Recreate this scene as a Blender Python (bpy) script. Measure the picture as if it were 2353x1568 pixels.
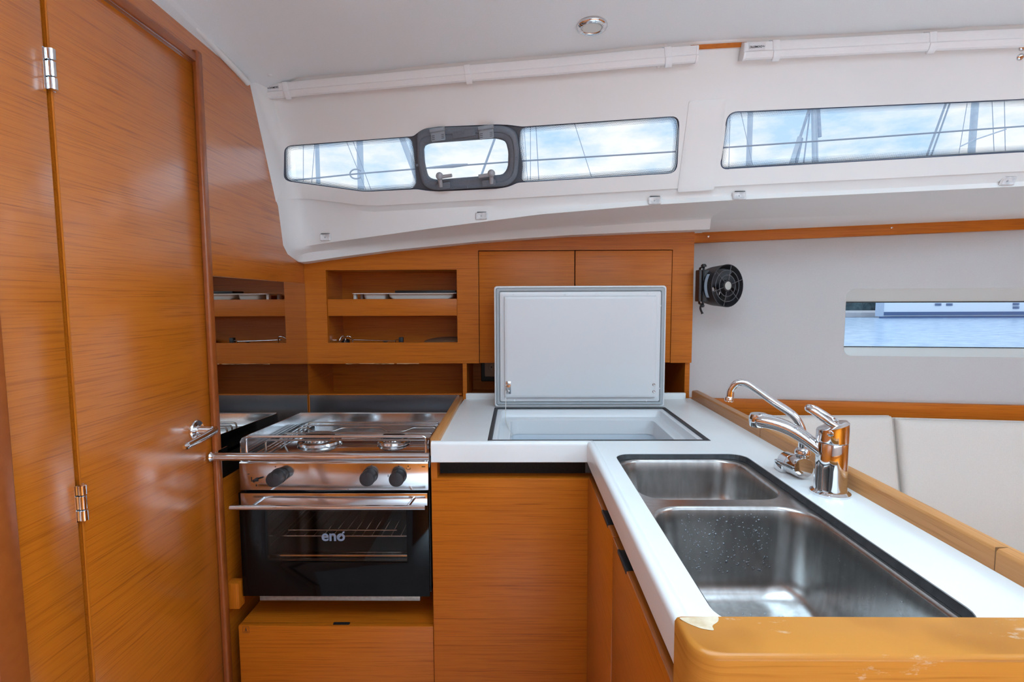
import bpy, bmesh, math, random
import numpy as np
from mathutils import Vector, Matrix
from mathutils.geometry import delaunay_2d_cdt
random.seed(7)
SC = bpy.context.scene
COL = SC.collection
for o in list(bpy.data.objects):
    bpy.data.objects.remove(o)

# ------------------------------------------------------------------ camera
FPX, CX, CY, ZC = 1180.0, 1176.5, 784.0, 1.28        # focal length in pixels of the 2353x1568 frame
yaw, pit, rol = math.radians(0.65), math.radians(-4.55), math.radians(-0.22)
cd = np.array([-math.sin(yaw)*math.cos(pit), math.cos(yaw)*math.cos(pit), math.sin(pit)])
cr = np.array([math.cos(yaw), math.sin(yaw), 0.0])
cu = np.cross(cr, cd)
cr, cu = math.cos(rol)*cr + math.sin(rol)*cu, -math.sin(rol)*cr + math.cos(rol)*cu
CP = np.array([0, 0, ZC])
cam = bpy.data.cameras.new('camera')
cam.sensor_width = 36.0
cam.lens = FPX/2353*36.0
cam.clip_start = 0.02
cam.clip_end = 400
camo = bpy.data.objects.new('camera', cam)
COL.objects.link(camo)
M = Matrix(((cr[0], cu[0], -cd[0], 0), (cr[1], cu[1], -cd[1], 0), (cr[2], cu[2], -cd[2], ZC), (0, 0, 0, 1)))
camo.matrix_world = M
SC.camera = camo

# ------------------------------------------------------------------ world, lights, exposure
SC.view_settings.view_transform = 'Standard'
SC.view_settings.look = 'None'
SC.view_settings.gamma = 1.0
SC.view_settings.use_curve_mapping = False
SC.view_settings.exposure = 0.08
world = bpy.data.worlds.new('sky')
SC.world = world
world.use_nodes = True
wn, wl = world.node_tree.nodes, world.node_tree.links
wn.clear()
wo = wn.new('ShaderNodeOutputWorld')
wb = wn.new('ShaderNodeBackground')
tc = wn.new('ShaderNodeTexCoord')
mp = wn.new('ShaderNodeMapping')
mp.inputs['Scale'].default_value = (3.0, 3.0, 8.0)
nz = wn.new('ShaderNodeTexNoise')
nz.inputs['Scale'].default_value = 2.2
nz.inputs['Detail'].default_value = 8
nz.inputs['Roughness'].default_value = 0.62
cr1 = wn.new('ShaderNodeValToRGB')
cr1.color_ramp.elements[0].position = 0.40
cr1.color_ramp.elements[0].color = (0.52, 0.75, 1.0, 1)
cr1.color_ramp.elements[1].position = 0.62
cr1.color_ramp.elements[1].color = (0.97, 0.99, 1.0, 1)
wl.new(tc.outputs['Generated'], mp.inputs['Vector'])
wl.new(mp.outputs['Vector'], nz.inputs['Vector'])
wl.new(nz.outputs['Fac'], cr1.inputs['Fac'])
wl.new(cr1.outputs['Color'], wb.inputs['Color'])
wb.inputs['Strength'].default_value = 2.2
wl.new(wb.outputs['Background'], wo.inputs['Surface'])

def area_light(name, loc, rot, sx, sy, power, col, spread=180):
    l = bpy.data.lights.new(name, 'AREA')
    l.shape = 'RECTANGLE'
    l.size, l.size_y, l.energy, l.color = sx, sy, power, col
    l.spread = math.radians(spread)
    o = bpy.data.objects.new(name, l)
    o.location, o.rotation_euler = loc, rot
    COL.objects.link(o)
    return o
# unseen area lamps: daylight from overhead, then three fills added to brighten the cabin
area_light('companionway_daylight', (0.20, 0.40, 1.955), (0, 0, 0), 0.98, 0.68, 11, (0.57, 0.82, 1.0))
area_light('floor_bounce_fill', (0.75, -0.48, 1.96), (0, 0, 0), 1.0, 0.42, 62, (0.60, 0.83, 1.0), 60)  # added narrow beam, bounces off the floor to brighten the ceiling
area_light('saloon_overhead_fill', (1.75, 0.30, 1.945), (0, 0, 0), 0.62, 0.62, 14, (0.57, 0.82, 1.0))  # added fill lamp above the saloon, out of view
area_light('frontal_fill', (1.1, -1.46, 1.62), (math.radians(90), 0, 0), 2.6, 0.42, 6, (0.60, 0.83, 1.0))  # added frontal fill for the liner and ceiling, out of view

# ------------------------------------------------------------------ pixel helpers (a measured pixel on a known plane -> its place)
def ray(x, y):
    return cd + cr*(x-CX)/FPX - cu*(y-CY)/FPX
def PY(x, y, Y):
    v = ray(x, y); return CP + v*(Y/v[1])
def PX(x, y, X):
    v = ray(x, y); return CP + v*(X/v[0])
def PZ(x, y, Z):
    v = ray(x, y); return CP + v*((Z-ZC)/v[2])
def PS(x, y, f):                    # on a surface Y = f(X, Z)
    v = ray(x, y); a, b = 0.3, 4.0
    for _ in range(50):
        m = 0.5*(a+b); p = CP + v*m
        if p[1] < f(p[0], p[2]): a = m
        else: b = m
    return CP + v*(0.5*(a+b))

# ------------------------------------------------------------------ materials
MATS = {}
def mat(name, col, rough=0.5, metal=0.0, spec=0.5, coat=0.0, coat_r=0.1, emit=None):
    if name in MATS: return MATS[name]
    m = bpy.data.materials.new(name); m.use_nodes = True
    b = m.node_tree.nodes['Principled BSDF']
    b.inputs['Base Color'].default_value = (*col, 1)
    b.inputs['Roughness'].default_value = rough
    b.inputs['Metallic'].default_value = metal
    b.inputs['Specular IOR Level'].default_value = spec
    b.inputs['Coat Weight'].default_value = coat
    b.inputs['Coat Roughness'].default_value = coat_r
    if emit:
        b.inputs['Emission Color'].default_value = (*emit[0], 1)
        b.inputs['Emission Strength'].default_value = emit[1]
    MATS[name] = m
    return m
def nd(m, t, **kw):
    n = m.node_tree.nodes.new(t)
    for k, v in kw.items():
        if k in n.inputs: n.inputs[k].default_value = v
        else: setattr(n, k, v)
    return n
def lk(m, a, b): m.node_tree.links.new(a, b)
def ramp(m, stops):
    r = nd(m, 'ShaderNodeValToRGB')
    e = r.color_ramp.elements
    e[0].position, e[0].color = stops[0][0], (*stops[0][1], 1)
    e[1].position, e[1].color = stops[-1][0], (*stops[-1][1], 1)
    for p, c in stops[1:-1]:
        q = e.new(p); q.color = (*c, 1)
    return r

def wood(name, axis, light=(0.51, 0.136, 0.007), mid=(0.42, 0.100, 0.003), dark=(0.17, 0.030, 0.001), rough=0.40, gloss=0.0, ior=1.6, flat=None, wear=0.0, coarse=1.0):
    m = mat(name, mid, rough, 0, 0.28, gloss, 0.21)
    b = m.node_tree.nodes['Principled BSDF']
    b.inputs['Coat IOR'].default_value = ior
    g = nd(m, 'ShaderNodeNewGeometry')
    oi = nd(m, 'ShaderNodeObjectInfo')
    def grain(along, across, detail, rgh):
        s = [across*coarse]*3; s['XYZ'.index(axis)] = along
        if flat: s['XYZ'.index(flat)] = along
        mpn = nd(m, 'ShaderNodeMapping'); mpn.inputs['Scale'].default_value = s
        lk(m, g.outputs['Position'], mpn.inputs['Vector'])
        vm = nd(m, 'ShaderNodeVectorMath', operation='ADD')
        lk(m, mpn.outputs['Vector'], vm.inputs[0]); lk(m, oi.outputs['Random'], vm.inputs[1])
        n = nd(m, 'ShaderNodeTexNoise'); n.inputs['Scale'].default_value = 1.0
        n.inputs['Detail'].default_value = detail; n.inputs['Roughness'].default_value = rgh
        lk(m, vm.outputs['Vector'], n.inputs['Vector'])
        return n
    n1 = grain(1.6, 130, 4, 0.7)
    n2 = grain(7.0, 520, 2, 0.6)
    r1 = ramp(m, [(0.25, mid), (0.50, light), (0.78, mid)])
    lk(m, n1.outputs['Fac'], r1.inputs['Fac'])
    r2 = ramp(m, [(0.54, (0, 0, 0)), (0.70, (1, 1, 1))])
    lk(m, n2.outputs['Fac'], r2.inputs['Fac'])
    r1b = ramp(m, [(0.57, (0, 0, 0)), (0.72, (1, 1, 1))])
    lk(m, n1.outputs['Fac'], r1b.inputs['Fac'])
    mx = nd(m, 'ShaderNodeMix', data_type='RGBA')
    mul = nd(m, 'ShaderNodeMath', operation='MULTIPLY_ADD')
    lk(m, r2.outputs['Color'], mul.inputs[0]); mul.inputs[1].default_value = 0.55
    m3 = nd(m, 'ShaderNodeMath', operation='MULTIPLY'); lk(m, r1b.outputs['Color'], m3.inputs[0]); m3.inputs[1].default_value = 0.28
    lk(m, m3.outputs[0], mul.inputs[2])
    lk(m, mul.outputs[0], mx.inputs['Factor']); lk(m, r1.outputs['Color'], mx.inputs['A'])
    mx.inputs['B'].default_value = (*dark, 1)
    out = mx.outputs['Result']
    if wear:
        nw = nd(m, 'ShaderNodeTexNoise'); nw.inputs['Scale'].default_value = 16; nw.inputs['Detail'].default_value = 7; nw.inputs['Roughness'].default_value = 0.7
        mw = nd(m, 'ShaderNodeMapping'); mw.inputs['Scale'].default_value = (0.55, 1.3, 1.3) if axis == 'X' else (1.3, 0.5, 1.3)
        lk(m, g.outputs['Position'], mw.inputs['Vector']); lk(m, mw.outputs['Vector'], nw.inputs['Vector'])
        rw = ramp(m, [(0.63-wear*0.02, (0, 0, 0)), (0.70-wear*0.0, (1, 1, 1))])
        lk(m, nw.outputs['Fac'], rw.inputs['Fac'])
        mm = nd(m, 'ShaderNodeMath', operation='MULTIPLY'); lk(m, rw.outputs['Color'], mm.inputs[0]); mm.inputs[1].default_value = 0.6
        mx2 = nd(m, 'ShaderNodeMix', data_type='RGBA')
        lk(m, mm.outputs[0], mx2.inputs['Factor']); lk(m, out, mx2.inputs['A']); mx2.inputs['B'].default_value = (0.72, 0.60, 0.46, 1)
        out = mx2.outputs['Result']
    lk(m, out, b.inputs['Base Color'])
    bp = nd(m, 'ShaderNodeBump'); bp.inputs['Strength'].default_value = 0.06; bp.inputs['Distance'].default_value = 0.001
    lk(m, n2.outputs['Fac'], bp.inputs['Height']); lk(m, bp.outputs['Normal'], b.inputs['Normal'])
    return m
def noisy(name, col, col2, scale, rough=0.5, bump=0.0, spec=0.5, metal=0.0, stretch=None, coat=0.0):
    m = mat(name, col, rough, metal, spec, coat)
    b = m.node_tree.nodes['Principled BSDF']
    g = nd(m, 'ShaderNodeNewGeometry')
    n = nd(m, 'ShaderNodeTexNoise'); n.inputs['Scale'].default_value = scale; n.inputs['Detail'].default_value = 4
    src = g.outputs['Position']
    if stretch:
        mpn = nd(m, 'ShaderNodeMapping'); mpn.inputs['Scale'].default_value = stretch
        lk(m, src, mpn.inputs['Vector']); src = mpn.outputs['Vector']
    lk(m, src, n.inputs['Vector'])
    r = ramp(m, [(0.35, col), (0.65, col2)])
    lk(m, n.outputs['Fac'], r.inputs['Fac']); lk(m, r.outputs['Color'], b.inputs['Base Color'])
    if bump:
        bp = nd(m, 'ShaderNodeBump'); bp.inputs['Strength'].default_value = bump; bp.inputs['Distance'].default_value = 0.002
        lk(m, n.outputs['Fac'], bp.inputs['Height']); lk(m, bp.outputs['Normal'], b.inputs['Normal'])
    return m
def pane_mat(name, tint, refl=0.06, rough=0.0):
    m = bpy.data.materials.new(name); m.use_nodes = True
    t = m.node_tree; t.nodes.clear()
    out = nd(m, 'ShaderNodeOutputMaterial'); tr = nd(m, 'ShaderNodeBsdfTransparent'); gl = nd(m, 'ShaderNodeBsdfGlossy')
    tr.inputs['Color'].default_value = (*tint, 1); gl.inputs['Roughness'].default_value = rough
    fr = nd(m, 'ShaderNodeFresnel'); fr.inputs['IOR'].default_value = 1.45
    mm = nd(m, 'ShaderNodeMath', operation='MULTIPLY'); lk(m, fr.outputs[0], mm.inputs[0]); mm.inputs[1].default_value = refl/0.035
    mx = nd(m, 'ShaderNodeMixShader'); lk(m, mm.outputs[0], mx.inputs[0]); lk(m, tr.outputs[0], mx.inputs[1]); lk(m, gl.outputs[0], mx.inputs[2])
    lk(m, mx.outputs[0], out.inputs['Surface'])
    MATS[name] = m
    return m
def dots_mat(name):
    # screen-printed dot border on the acrylic: dark dots fading inwards, clear between (UV in dot pitches)
    m = bpy.data.materials.new(name); m.use_nodes = True
    t = m.node_tree; t.nodes.clear()
    out = nd(m, 'ShaderNodeOutputMaterial'); tr = nd(m, 'ShaderNodeBsdfTransparent'); df = nd(m, 'ShaderNodeBsdfDiffuse')
    df.inputs['Color'].default_value = (0.015, 0.017, 0.03, 1)
    uv = nd(m, 'ShaderNodeUVMap'); sp = nd(m, 'ShaderNodeSeparateXYZ'); lk(m, uv.outputs[0], sp.inputs[0])
    def math_(op, a, b=None):
        n = nd(m, 'ShaderNodeMath', operation=op)
        for i, v in enumerate((a, b)):
            if v is None: continue
            if isinstance(v, (int, float)): n.inputs[i].default_value = v
            else: lk(m, v, n.inputs[i])
        return n.outputs[0]
    row = math_('FLOOR', sp.outputs[1])
    odd = math_('MULTIPLY', math_('MODULO', row, 2.0), 0.5)
    fu = math_('SUBTRACT', math_('FRACT', math_('ADD', sp.outputs[0], odd)), 0.5)
    fv = math_('SUBTRACT', math_('FRACT', sp.outputs[1]), 0.5)
    dist = math_('SQRT', math_('ADD', math_('MULTIPLY', fu, fu), math_('MULTIPLY', fv, fv)))
    rad = math_('SUBTRACT', 0.46, math_('MULTIPLY', row, 0.055))
    dot = math_('LESS_THAN', dist, rad)
    mx = nd(m, 'ShaderNodeMixShader'); lk(m, dot, mx.inputs[0]); lk(m, tr.outputs[0], mx.inputs[1]); lk(m, df.outputs[0], mx.inputs[2])
    lk(m, mx.outputs[0], out.inputs['Surface'])
    MATS[name] = m
    return m

TX, TY, TZ = wood('teak_grain_x', 'X'), wood('teak_grain_y', 'Y', rough=.34, gloss=0.9, ior=1.85), wood('teak_grain_z', 'Z')
TW = wood('teak_worn_bar', 'X', light=(0.52, 0.205, 0.032), mid=(0.45, 0.165, 0.024), dark=(0.30, 0.10, 0.014), rough=0.22, wear=1.0, coarse=0.6, flat='Y')
TXH = wood('teak_batten_grain_x', 'X', flat='Y')
TWY = wood('teak_rail_grain_y', 'Y', light=(0.52, 0.24, 0.085), mid=(0.45, 0.19, 0.06), dark=(0.30, 0.11, 0.03), rough=0.28, coarse=0.7)
FRAME = noisy('stained_frame_wood', (0.27, 0.062, 0.010), (0.31, 0.075, 0.013), 60, 0.30)
GEL = noisy('white_moulding', (0.78, 0.785, 0.775), (0.80, 0.805, 0.795), 4, 0.38, 0)
VINYL = noisy('headliner_vinyl', (0.83, 0.86, 0.87), (0.86, 0.89, 0.90), 500, 0.6, 0.15)
HULLV = noisy('hull_lining_vinyl', (0.51, 0.50, 0.495), (0.55, 0.54, 0.535), 600, 0.65, 0.2)
REVEAL = mat('window_surround_white', (0.80, 0.80, 0.76), 0.4)
COUNTER = noisy('counter_white_laminate', (0.78, 0.80, 0.80), (0.81, 0.83, 0.83), 9, 0.28)
BOXW = mat('icebox_white_plastic', (0.68, 0.70, 0.72), 0.3)
BOXB = mat('icebox_floor_plastic', (0.60, 0.66, 0.72), 0.4)
GASK = mat('grey_rubber_seal', (0.36, 0.39, 0.41), 0.5)
BLACK = mat('black_plastic', (0.012, 0.012, 0.014), 0.42)
SOFTBLACK = noisy('black_knob_plastic', (0.020, 0.020, 0.023), (0.026, 0.026, 0.030), 300, 0.5)
GLOSSBLK = mat('black_enamel_glass', (0.002, 0.002, 0.0025), 0.07, 0, 0.22)
RUBBER = noisy('dark_seal_rubber', (0.022, 0.025, 0.028), (0.04, 0.043, 0.046), 80, 0.5)
GAPSHADE = noisy('gap_shade_black', (0.015, 0.015, 0.016), (0.035, 0.035, 0.037), 700, 0.9)  # near-black colour that paints the shade inside gaps and recesses
CHROME = mat('chrome', (0.78, 0.79, 0.81), 0.06, 1.0)
STEEL = noisy('polished_steel', (0.66, 0.66, 0.67), (0.72, 0.72, 0.73), 5, 0.14, 0, metal=1.0)
BRUSH = noisy('brushed_sink_steel', (0.44, 0.43, 0.42), (0.52, 0.51, 0.50), 30, 0.27, 0.01, metal=1.0, stretch=(3, 3, 0.6))
MIRROR = noisy('mirror_splash_steel', (0.66, 0.62, 0.58), (0.70, 0.66, 0.62), 8, 0.015, 0, metal=1.0)
DKMIRR = noisy('dark_splash_steel', (0.44, 0.47, 0.52), (0.56, 0.59, 0.64), 3, 0.24, 0, metal=1.0, stretch=(0.6, 1, 6))
OVENIN = mat('oven_enamel', (0.07, 0.068, 0.07), 0.22, 0.4)
OVENGL = pane_mat('oven_window_glass', (0.88, 0.87, 0.85), 0.018)
ACRYL = pane_mat('tinted_acrylic_pane', (0.44, 0.455, 0.47), 0.035)
HULLGL = pane_mat('hull_window_glass', (0.50, 0.56, 0.63), 0.03)
DOTS = dots_mat('printed_dot_border')
BAND = noisy('black_acrylic_band', (0.060, 0.075, 0.095), (0.070, 0.085, 0.105), 200, 0.35)
PORTF = noisy('grey_portlight_frame', (0.12, 0.14, 0.17), (0.14, 0.16, 0.19), 200, 0.42)
PORTH = mat('grey_hinge_plastic', (0.27, 0.31, 0.35), 0.4)
BLIND = noisy('white_blind_fabric', (0.80, 0.80, 0.80), (0.85, 0.85, 0.85), 40, 0.55, 0.05, stretch=(1, 20, 60))
BLINDP = mat('white_blind_plastic', (0.84, 0.85, 0.86), 0.35)
LABELW = mat('white_label', (0.72, 0.72, 0.74), 0.45)
INK = mat('black_ink', (0.01, 0.01, 0.012), 0.5)
CUSH = noisy('cream_leatherette', (0.66, 0.62, 0.57), (0.70, 0.66, 0.61), 350, 0.5, 0.25)
LOGO = mat('logo_grey_print', (0.20, 0.24, 0.33), 0.5)
TRAYW = mat('white_tray_plastic', (0.82, 0.80, 0.76), 0.35)
CORK = noisy('cork', (0.30, 0.16, 0.085), (0.20, 0.10, 0.05), 400, 0.9, 0.4)
SOCKET = mat('beige_socket_plastic', (0.62, 0.50, 0.40), 0.4)
LENS = mat('lamp_lens_frosted', (0.72, 0.70, 0.66), 0.5)
PAD = noisy('clear_white_pad', (0.55, 0.55, 0.56), (0.80, 0.80, 0.80), 60, 0.25)
FLOORM = wood('floor_bounce_grey', 'X', light=(.66, .69, .72), mid=(.60, .63, .66), dark=(.46, .48, .50), coarse=0.25)  # pale grey picked so the unseen sole bounces neutral light upwards
ALU = noisy('mast_aluminium', (0.60, 0.66, 0.74), (0.68, 0.74, 0.80), 3, 0.5)
WIRE = mat('rigging_wire', (0.46, 0.52, 0.60), 0.5)
WHITEP = mat('white_paint_hull', (0.86, 0.88, 0.90), 0.3)
NAVY = mat('navy_boot_stripe', (0.07, 0.13, 0.26), 0.4)
SAILC = noisy('grey_sail_cover', (0.45, 0.52, 0.62), (0.55, 0.60, 0.68), 20, 0.8)
WATERM = noisy('harbour_water', (0.30, 0.44, 0.60), (0.62, 0.74, 0.85), 3.6, 0.22, 0.6, stretch=(0.8, 1.6, 1))
FOLI = noisy('shore_foliage', (0.05, 0.09, 0.10), (0.12, 0.17, 0.17), 3, 0.9, 0.8)
QUAY = noisy('quay_stone', (0.50, 0.46, 0.45), (0.58, 0.54, 0.52), 2, 0.9)
DROP = pane_mat('water_drop', (0.86, 0.88, 0.90), 0.10)

# ------------------------------------------------------------------ mesh helpers
class MB:
    def __init__(s): s.v, s.f, s.uv = [], [], None
    def add(s, vs, fs):
        k = len(s.v); s.v += [tuple(float(c) for c in p) for p in vs]; s.f += [tuple(i+k for i in f) for f in fs]; return s
    def box(s, x0, x1, y0, y1, z0, z1, bev=0.0, seg=2):
        if bev <= 0:
            vs = [(x, y, z) for z in (z0, z1) for y in (y0, y1) for x in (x0, x1)]
            return s.add(vs, [(0, 2, 3, 1), (4, 5, 7, 6), (0, 1, 5, 4), (2, 6, 7, 3), (0, 4, 6, 2), (1, 3, 7, 5)])
        bm = bmesh.new(); bmesh.ops.create_cube(bm, size=1.0)
        for v in bm.verts:
            v.co = Vector((x0+(v.co.x+.5)*(x1-x0), y0+(v.co.y+.5)*(y1-y0), z0+(v.co.z+.5)*(z1-z0)))
        bmesh.ops.bevel(bm, geom=bm.edges[:], offset=bev, segments=seg, affect='EDGES', profile=0.5)
        s.from_bm(bm); bm.free(); return s
    def from_bm(s, bm, mtx=None):
        bm.verts.ensure_lookup_table(); bm.verts.index_update()
        return s.add([tuple((mtx @ v.co) if mtx else v.co) for v in bm.verts], [tuple(v.index for v in f.verts) for f in bm.faces])
    def tube(s, path, r, n=10, closed=False, caps=True):
        P = [Vector(p) for p in path]; N = len(P); rings = []; up = None
        for i, p in enumerate(P):
            if closed: t = (P[(i+1) % N]-P[i-1])
            else: t = (P[min(i+1, N-1)]-P[max(i-1, 0)])
            t.normalize()
            if up is None:
                up = Vector((0, 0, 1)) if abs(t.z) < 0.9 else Vector((1, 0, 0))
            a = (up - t*up.dot(t)).normalized(); up = a; b = t.cross(a)
            rr = r[min(i, len(r)-1)] if isinstance(r, list) else r
            ra, rb = rr if isinstance(rr, tuple) else (rr, rr)
            rings.append([p + a*(ra*math.cos(2*math.pi*k/n)) + b*(rb*math.sin(2*math.pi*k/n)) for k in range(n)])
        vs = [q for rg in rings for q in rg]; fs = []
        for i in range(N if closed else N-1):
            j = (i+1) % N
            for k in range(n):
                fs.append((i*n+k, i*n+(k+1) % n, j*n+(k+1) % n, j*n+k))
        if caps and not closed:
            fs.append(tuple(range(n-1, -1, -1))); fs.append(tuple((N-1)*n+k for k in range(n)))
        return s.add(vs, fs)
    def lathe(s, prof, o=(0, 0, 0), ax=(0, 0, 1), n=28):
        ax = Vector(ax).normalized(); o = Vector(o)
        a = ax.orthogonal().normalized(); b = ax.cross(a); vs, fs = [], []
        for (r, h) in prof:
            for k in range(n):
                t = 2*math.pi*k/n
                vs.append(o + ax*h + a*(max(r, 1e-5)*math.cos(t)) + b*(max(r, 1e-5)*math.sin(t)))
        for i in range(len(prof)-1):
            for k in range(n):
                fs.append((i*n+k, i*n+(k+1) % n, (i+1)*n+(k+1) % n, (i+1)*n+k))
        fs.append(tuple(range(n-1, -1, -1))); fs.append(tuple((len(prof)-1)*n+k for k in range(n)))
        return s.add(vs, fs)
    def loft(s, secs, closed=False, caps=False):
        n = len(secs[0]); vs = [p for sc in secs for p in sc]; fs = []
        for i in range(len(secs)-1):
            for k in range(n if closed else n-1):
                fs.append((i*n+k, i*n+(k+1) % n, (i+1)*n+(k+1) % n, (i+1)*n+k))
        if caps:
            fs.append(tuple(range(n-1, -1, -1))); fs.append(tuple((len(secs)-1)*n+k for k in range(n)))
        return s.add(vs, fs)
    def prism(s, poly, off):
        off = np.array(off, float); a = [np.array(p, float) for p in poly]; n = len(a)
        vs = a + [p+off for p in a]
        fs = [tuple(range(n)), tuple(range(2*n-1, n-1, -1))] + [(k, n+k, n+(k+1) % n, (k+1) % n) for k in range(n)]
        return s.add(vs, fs)
    def panel(s, outer, holes, fn, off=None, grid=None, off_fn=None):
        """flat outline with holes in 2-D, laid through fn(u, v) -> xyz; off gives thickness"""
        pts, edges = [], []
        for loop in [outer]+holes:
            k = len(pts); n = len(loop)
            pts += [Vector((p[0], p[1])) for p in loop]
            edges += [(k+i, k+(i+1) % n) for i in range(n)]
        def inside(p, loop):
            c = False; j = len(loop)-1
            for i in range(len(loop)):
                a, b = loop[i], loop[j]
                if (a[1] > p[1]) != (b[1] > p[1]) and p[0] < (b[0]-a[0])*(p[1]-a[1])/(b[1]-a[1])+a[0]: c = not c
                j = i
            return c
        if grid:
            xs = [p[0] for p in outer]; ys = [p[1] for p in outer]
            gx, gy = grid
            x = min(xs)+gx/2
            while x < max(xs):
                y = min(ys)+gy/2
                while y < max(ys):
                    if inside((x, y), outer) and not any(inside((x, y), h) for h in holes): pts.append(Vector((x, y)))
                    y += gy
                x += gx
        V, E, F, *_ = delaunay_2d_cdt(pts, edges, [], 0, 1e-6)
        F2 = []
        for f in F:
            c = ((V[f[0]].x+V[f[1]].x+V[f[2]].x)/3, (V[f[0]].y+V[f[1]].y+V[f[2]].y)/3)
            P_ = [V[i] for i in f]
            ar = abs((P_[1]-P_[0]).cross(P_[2]-P_[0])); lg_ = max((P_[1]-P_[0]).length, (P_[2]-P_[1]).length, (P_[0]-P_[2]).length)
            if ar/lg_ < 2.5e-4 and lg_ > .01: continue          # slivers on the rim spoil the shading
            if inside(c, outer) and not any(inside(c, h) for h in holes): F2.append(tuple(f))
        A = [np.array(fn(p.x, p.y), float) for p in V]; n = len(A)
        if off is None and off_fn is None: return s.add(A, F2)
        B = [a+np.array(off, float) for a in A] if off is not None else [np.array(off_fn(p.x, p.y), float) for p in V]
        cnt = {}
        for f in F2:
            for i in range(3):
                e = (f[i], f[(i+1) % 3]); cnt[e] = 1
        side = [(b, a, a+n, b+n) for (a, b) in cnt if (b, a) not in cnt]
        return s.add(A+B, F2 + [tuple(i+n for i in reversed(f)) for f in F2] + side)
    def sphere(s, c, r, n=12, m=7, sc=(1, 1, 1)):
        prof = [(c[0], c[1], c[2])]
        vs, fs = [], []
        for i in range(m+1):
            th = math.pi*i/m
            for k in range(n):
                ph = 2*math.pi*k/n
                vs.append((c[0]+r*sc[0]*math.sin(th)*math.cos(ph), c[1]+r*sc[1]*math.sin(th)*math.sin(ph), c[2]+r*sc[2]*math.cos(th)))
        for i in range(m):
            for k in range(n):
                fs.append((i*n+k, (i+1)*n+k, (i+1)*n+(k+1) % n, i*n+(k+1) % n))
        return s.add(vs, fs)
    def build(s, name, m, parent=None, smooth=None, bevel=0.0, **props):
        me = bpy.data.meshes.new(name)
        base = BASE.get(parent.name, Vector()) if parent else Vector()
        me.from_pydata([tuple(Vector(p)-base) for p in s.v], [], s.f)
        me.validate()
        bm = bmesh.new(); bm.from_mesh(me)
        bmesh.ops.remove_doubles(bm, verts=bm.verts[:], dist=1e-6)
        bmesh.ops.recalc_face_normals(bm, faces=bm.faces[:])
        if bevel:
            ed = [e for e in bm.edges if len(e.link_faces) == 2 and e.calc_face_angle(0) > 0.6]
            bmesh.ops.bevel(bm, geom=ed, offset=bevel, segments=2, affect='EDGES', profile=0.5, clamp_overlap=True)
        bm.to_mesh(me); bm.free()
        me.materials.append(m)
        o = bpy.data.objects.new(name, me); COL.objects.link(o)
        if smooth is not None:
            for p in me.polygons: p.use_smooth = True
            me.set_sharp_from_angle(angle=math.radians(smooth))
        if parent:
            o.parent = parent; BASE[o.name] = base
        else:
            BASE[o.name] = Vector()
        for k, v in props.items(): o[k] = v
        return o
BASE = {}
def thing(name, label, cat, loc=(0, 0, 0), group=None, kind=None):
    o = bpy.data.objects.new(name, None); COL.objects.link(o)
    o.empty_display_size = 0.05
    o.location = tuple(float(c) for c in loc); BASE[o.name] = Vector(o.location)
    o['label'] = label; o['category'] = cat
    if group: o['group'] = group
    if kind: o['kind'] = kind
    return o
def struct(o, label=None, cat=None):
    o['kind'] = 'structure'
    if label: o['label'] = label
    if cat: o['category'] = cat
    return o
def rrect(x0, y0, x1, y1, r, n=6):
    out = []
    rr = r if isinstance(r, (list, tuple)) else [r]*4
    for (cx, cy, a0, q) in ((x1-rr[0], y0+rr[0], -90, rr[0]), (x1-rr[1], y1-rr[1], 0, rr[1]), (x0+rr[2], y1-rr[2], 90, rr[2]), (x0+rr[3], y0+rr[3], 180, rr[3])):
        for i in range(n+1):
            t = math.radians(a0+90*i/n); out.append((cx+q*math.cos(t), cy+q*math.sin(t)))
    return out
def round_poly(pts, r, n=6):
    out = []; N = len(pts)
    for i in range(N):
        p, a, b = np.array(pts[i], float), np.array(pts[i-1], float), np.array(pts[(i+1) % N], float)
        rr = r[min(i, len(r)-1)] if isinstance(r, list) else r
        if rr <= 0: out.append(tuple(p)); continue
        da, db = (a-p)/np.linalg.norm(a-p), (b-p)/np.linalg.norm(b-p)
        k = min(rr, np.linalg.norm(a-p)*.49, np.linalg.norm(b-p)*.49)
        s_, e_ = p+da*k, p+db*k
        for j in range(n+1):
            t = j/n; out.append(tuple((1-t)**2*s_ + 2*t*(1-t)*p + t*t*e_))
    return out
def curve(pts, n=8):                      # smooth path through points
    P = [np.array(p, float) for p in pts]; out = []
    for i in range(len(P)-1):
        p0, p1, p2, p3 = P[max(i-1, 0)], P[i], P[i+1], P[min(i+2, len(P)-1)]
        for j in range(n):
            t = j/n
            out.append(0.5*((2*p1)+(-p0+p2)*t+(2*p0-5*p1+4*p2-p3)*t*t+(-p0+3*p1-3*p2+p3)*t**3))
    out.append(P[-1]); return out
def text_mesh(name, body, size, origin, ex, ey, m, parent, bold=0.0, extrude=0.0004):
    c = bpy.data.curves.new('text', 'FONT'); c.body = body; c.size = size; c.align_x = 'CENTER'; c.align_y = 'CENTER'
    c.extrude = extrude; c.offset = bold; c.resolution_u = 3
    t = bpy.data.objects.new('text', c); COL.objects.link(t)
    bpy.context.view_layer.update()
    me = bpy.data.meshes.new_from_object(t.evaluated_get(bpy.context.evaluated_depsgraph_get()))
    bpy.data.objects.remove(t)
    ex, ey = np.array(ex, float), np.array(ey, float)
    ex /= np.linalg.norm(ex); ey = ey-ex*(ey@ex); ey /= np.linalg.norm(ey); ez = np.cross(ex, ey)
    mb = MB(); o = np.array(origin, float)
    mb.add([o+ex*v.co.x+ey*v.co.y+ez*v.co.z for v in me.vertices], [tuple(p.vertices) for p in me.polygons])
    return mb.build(name, m, parent)

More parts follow.
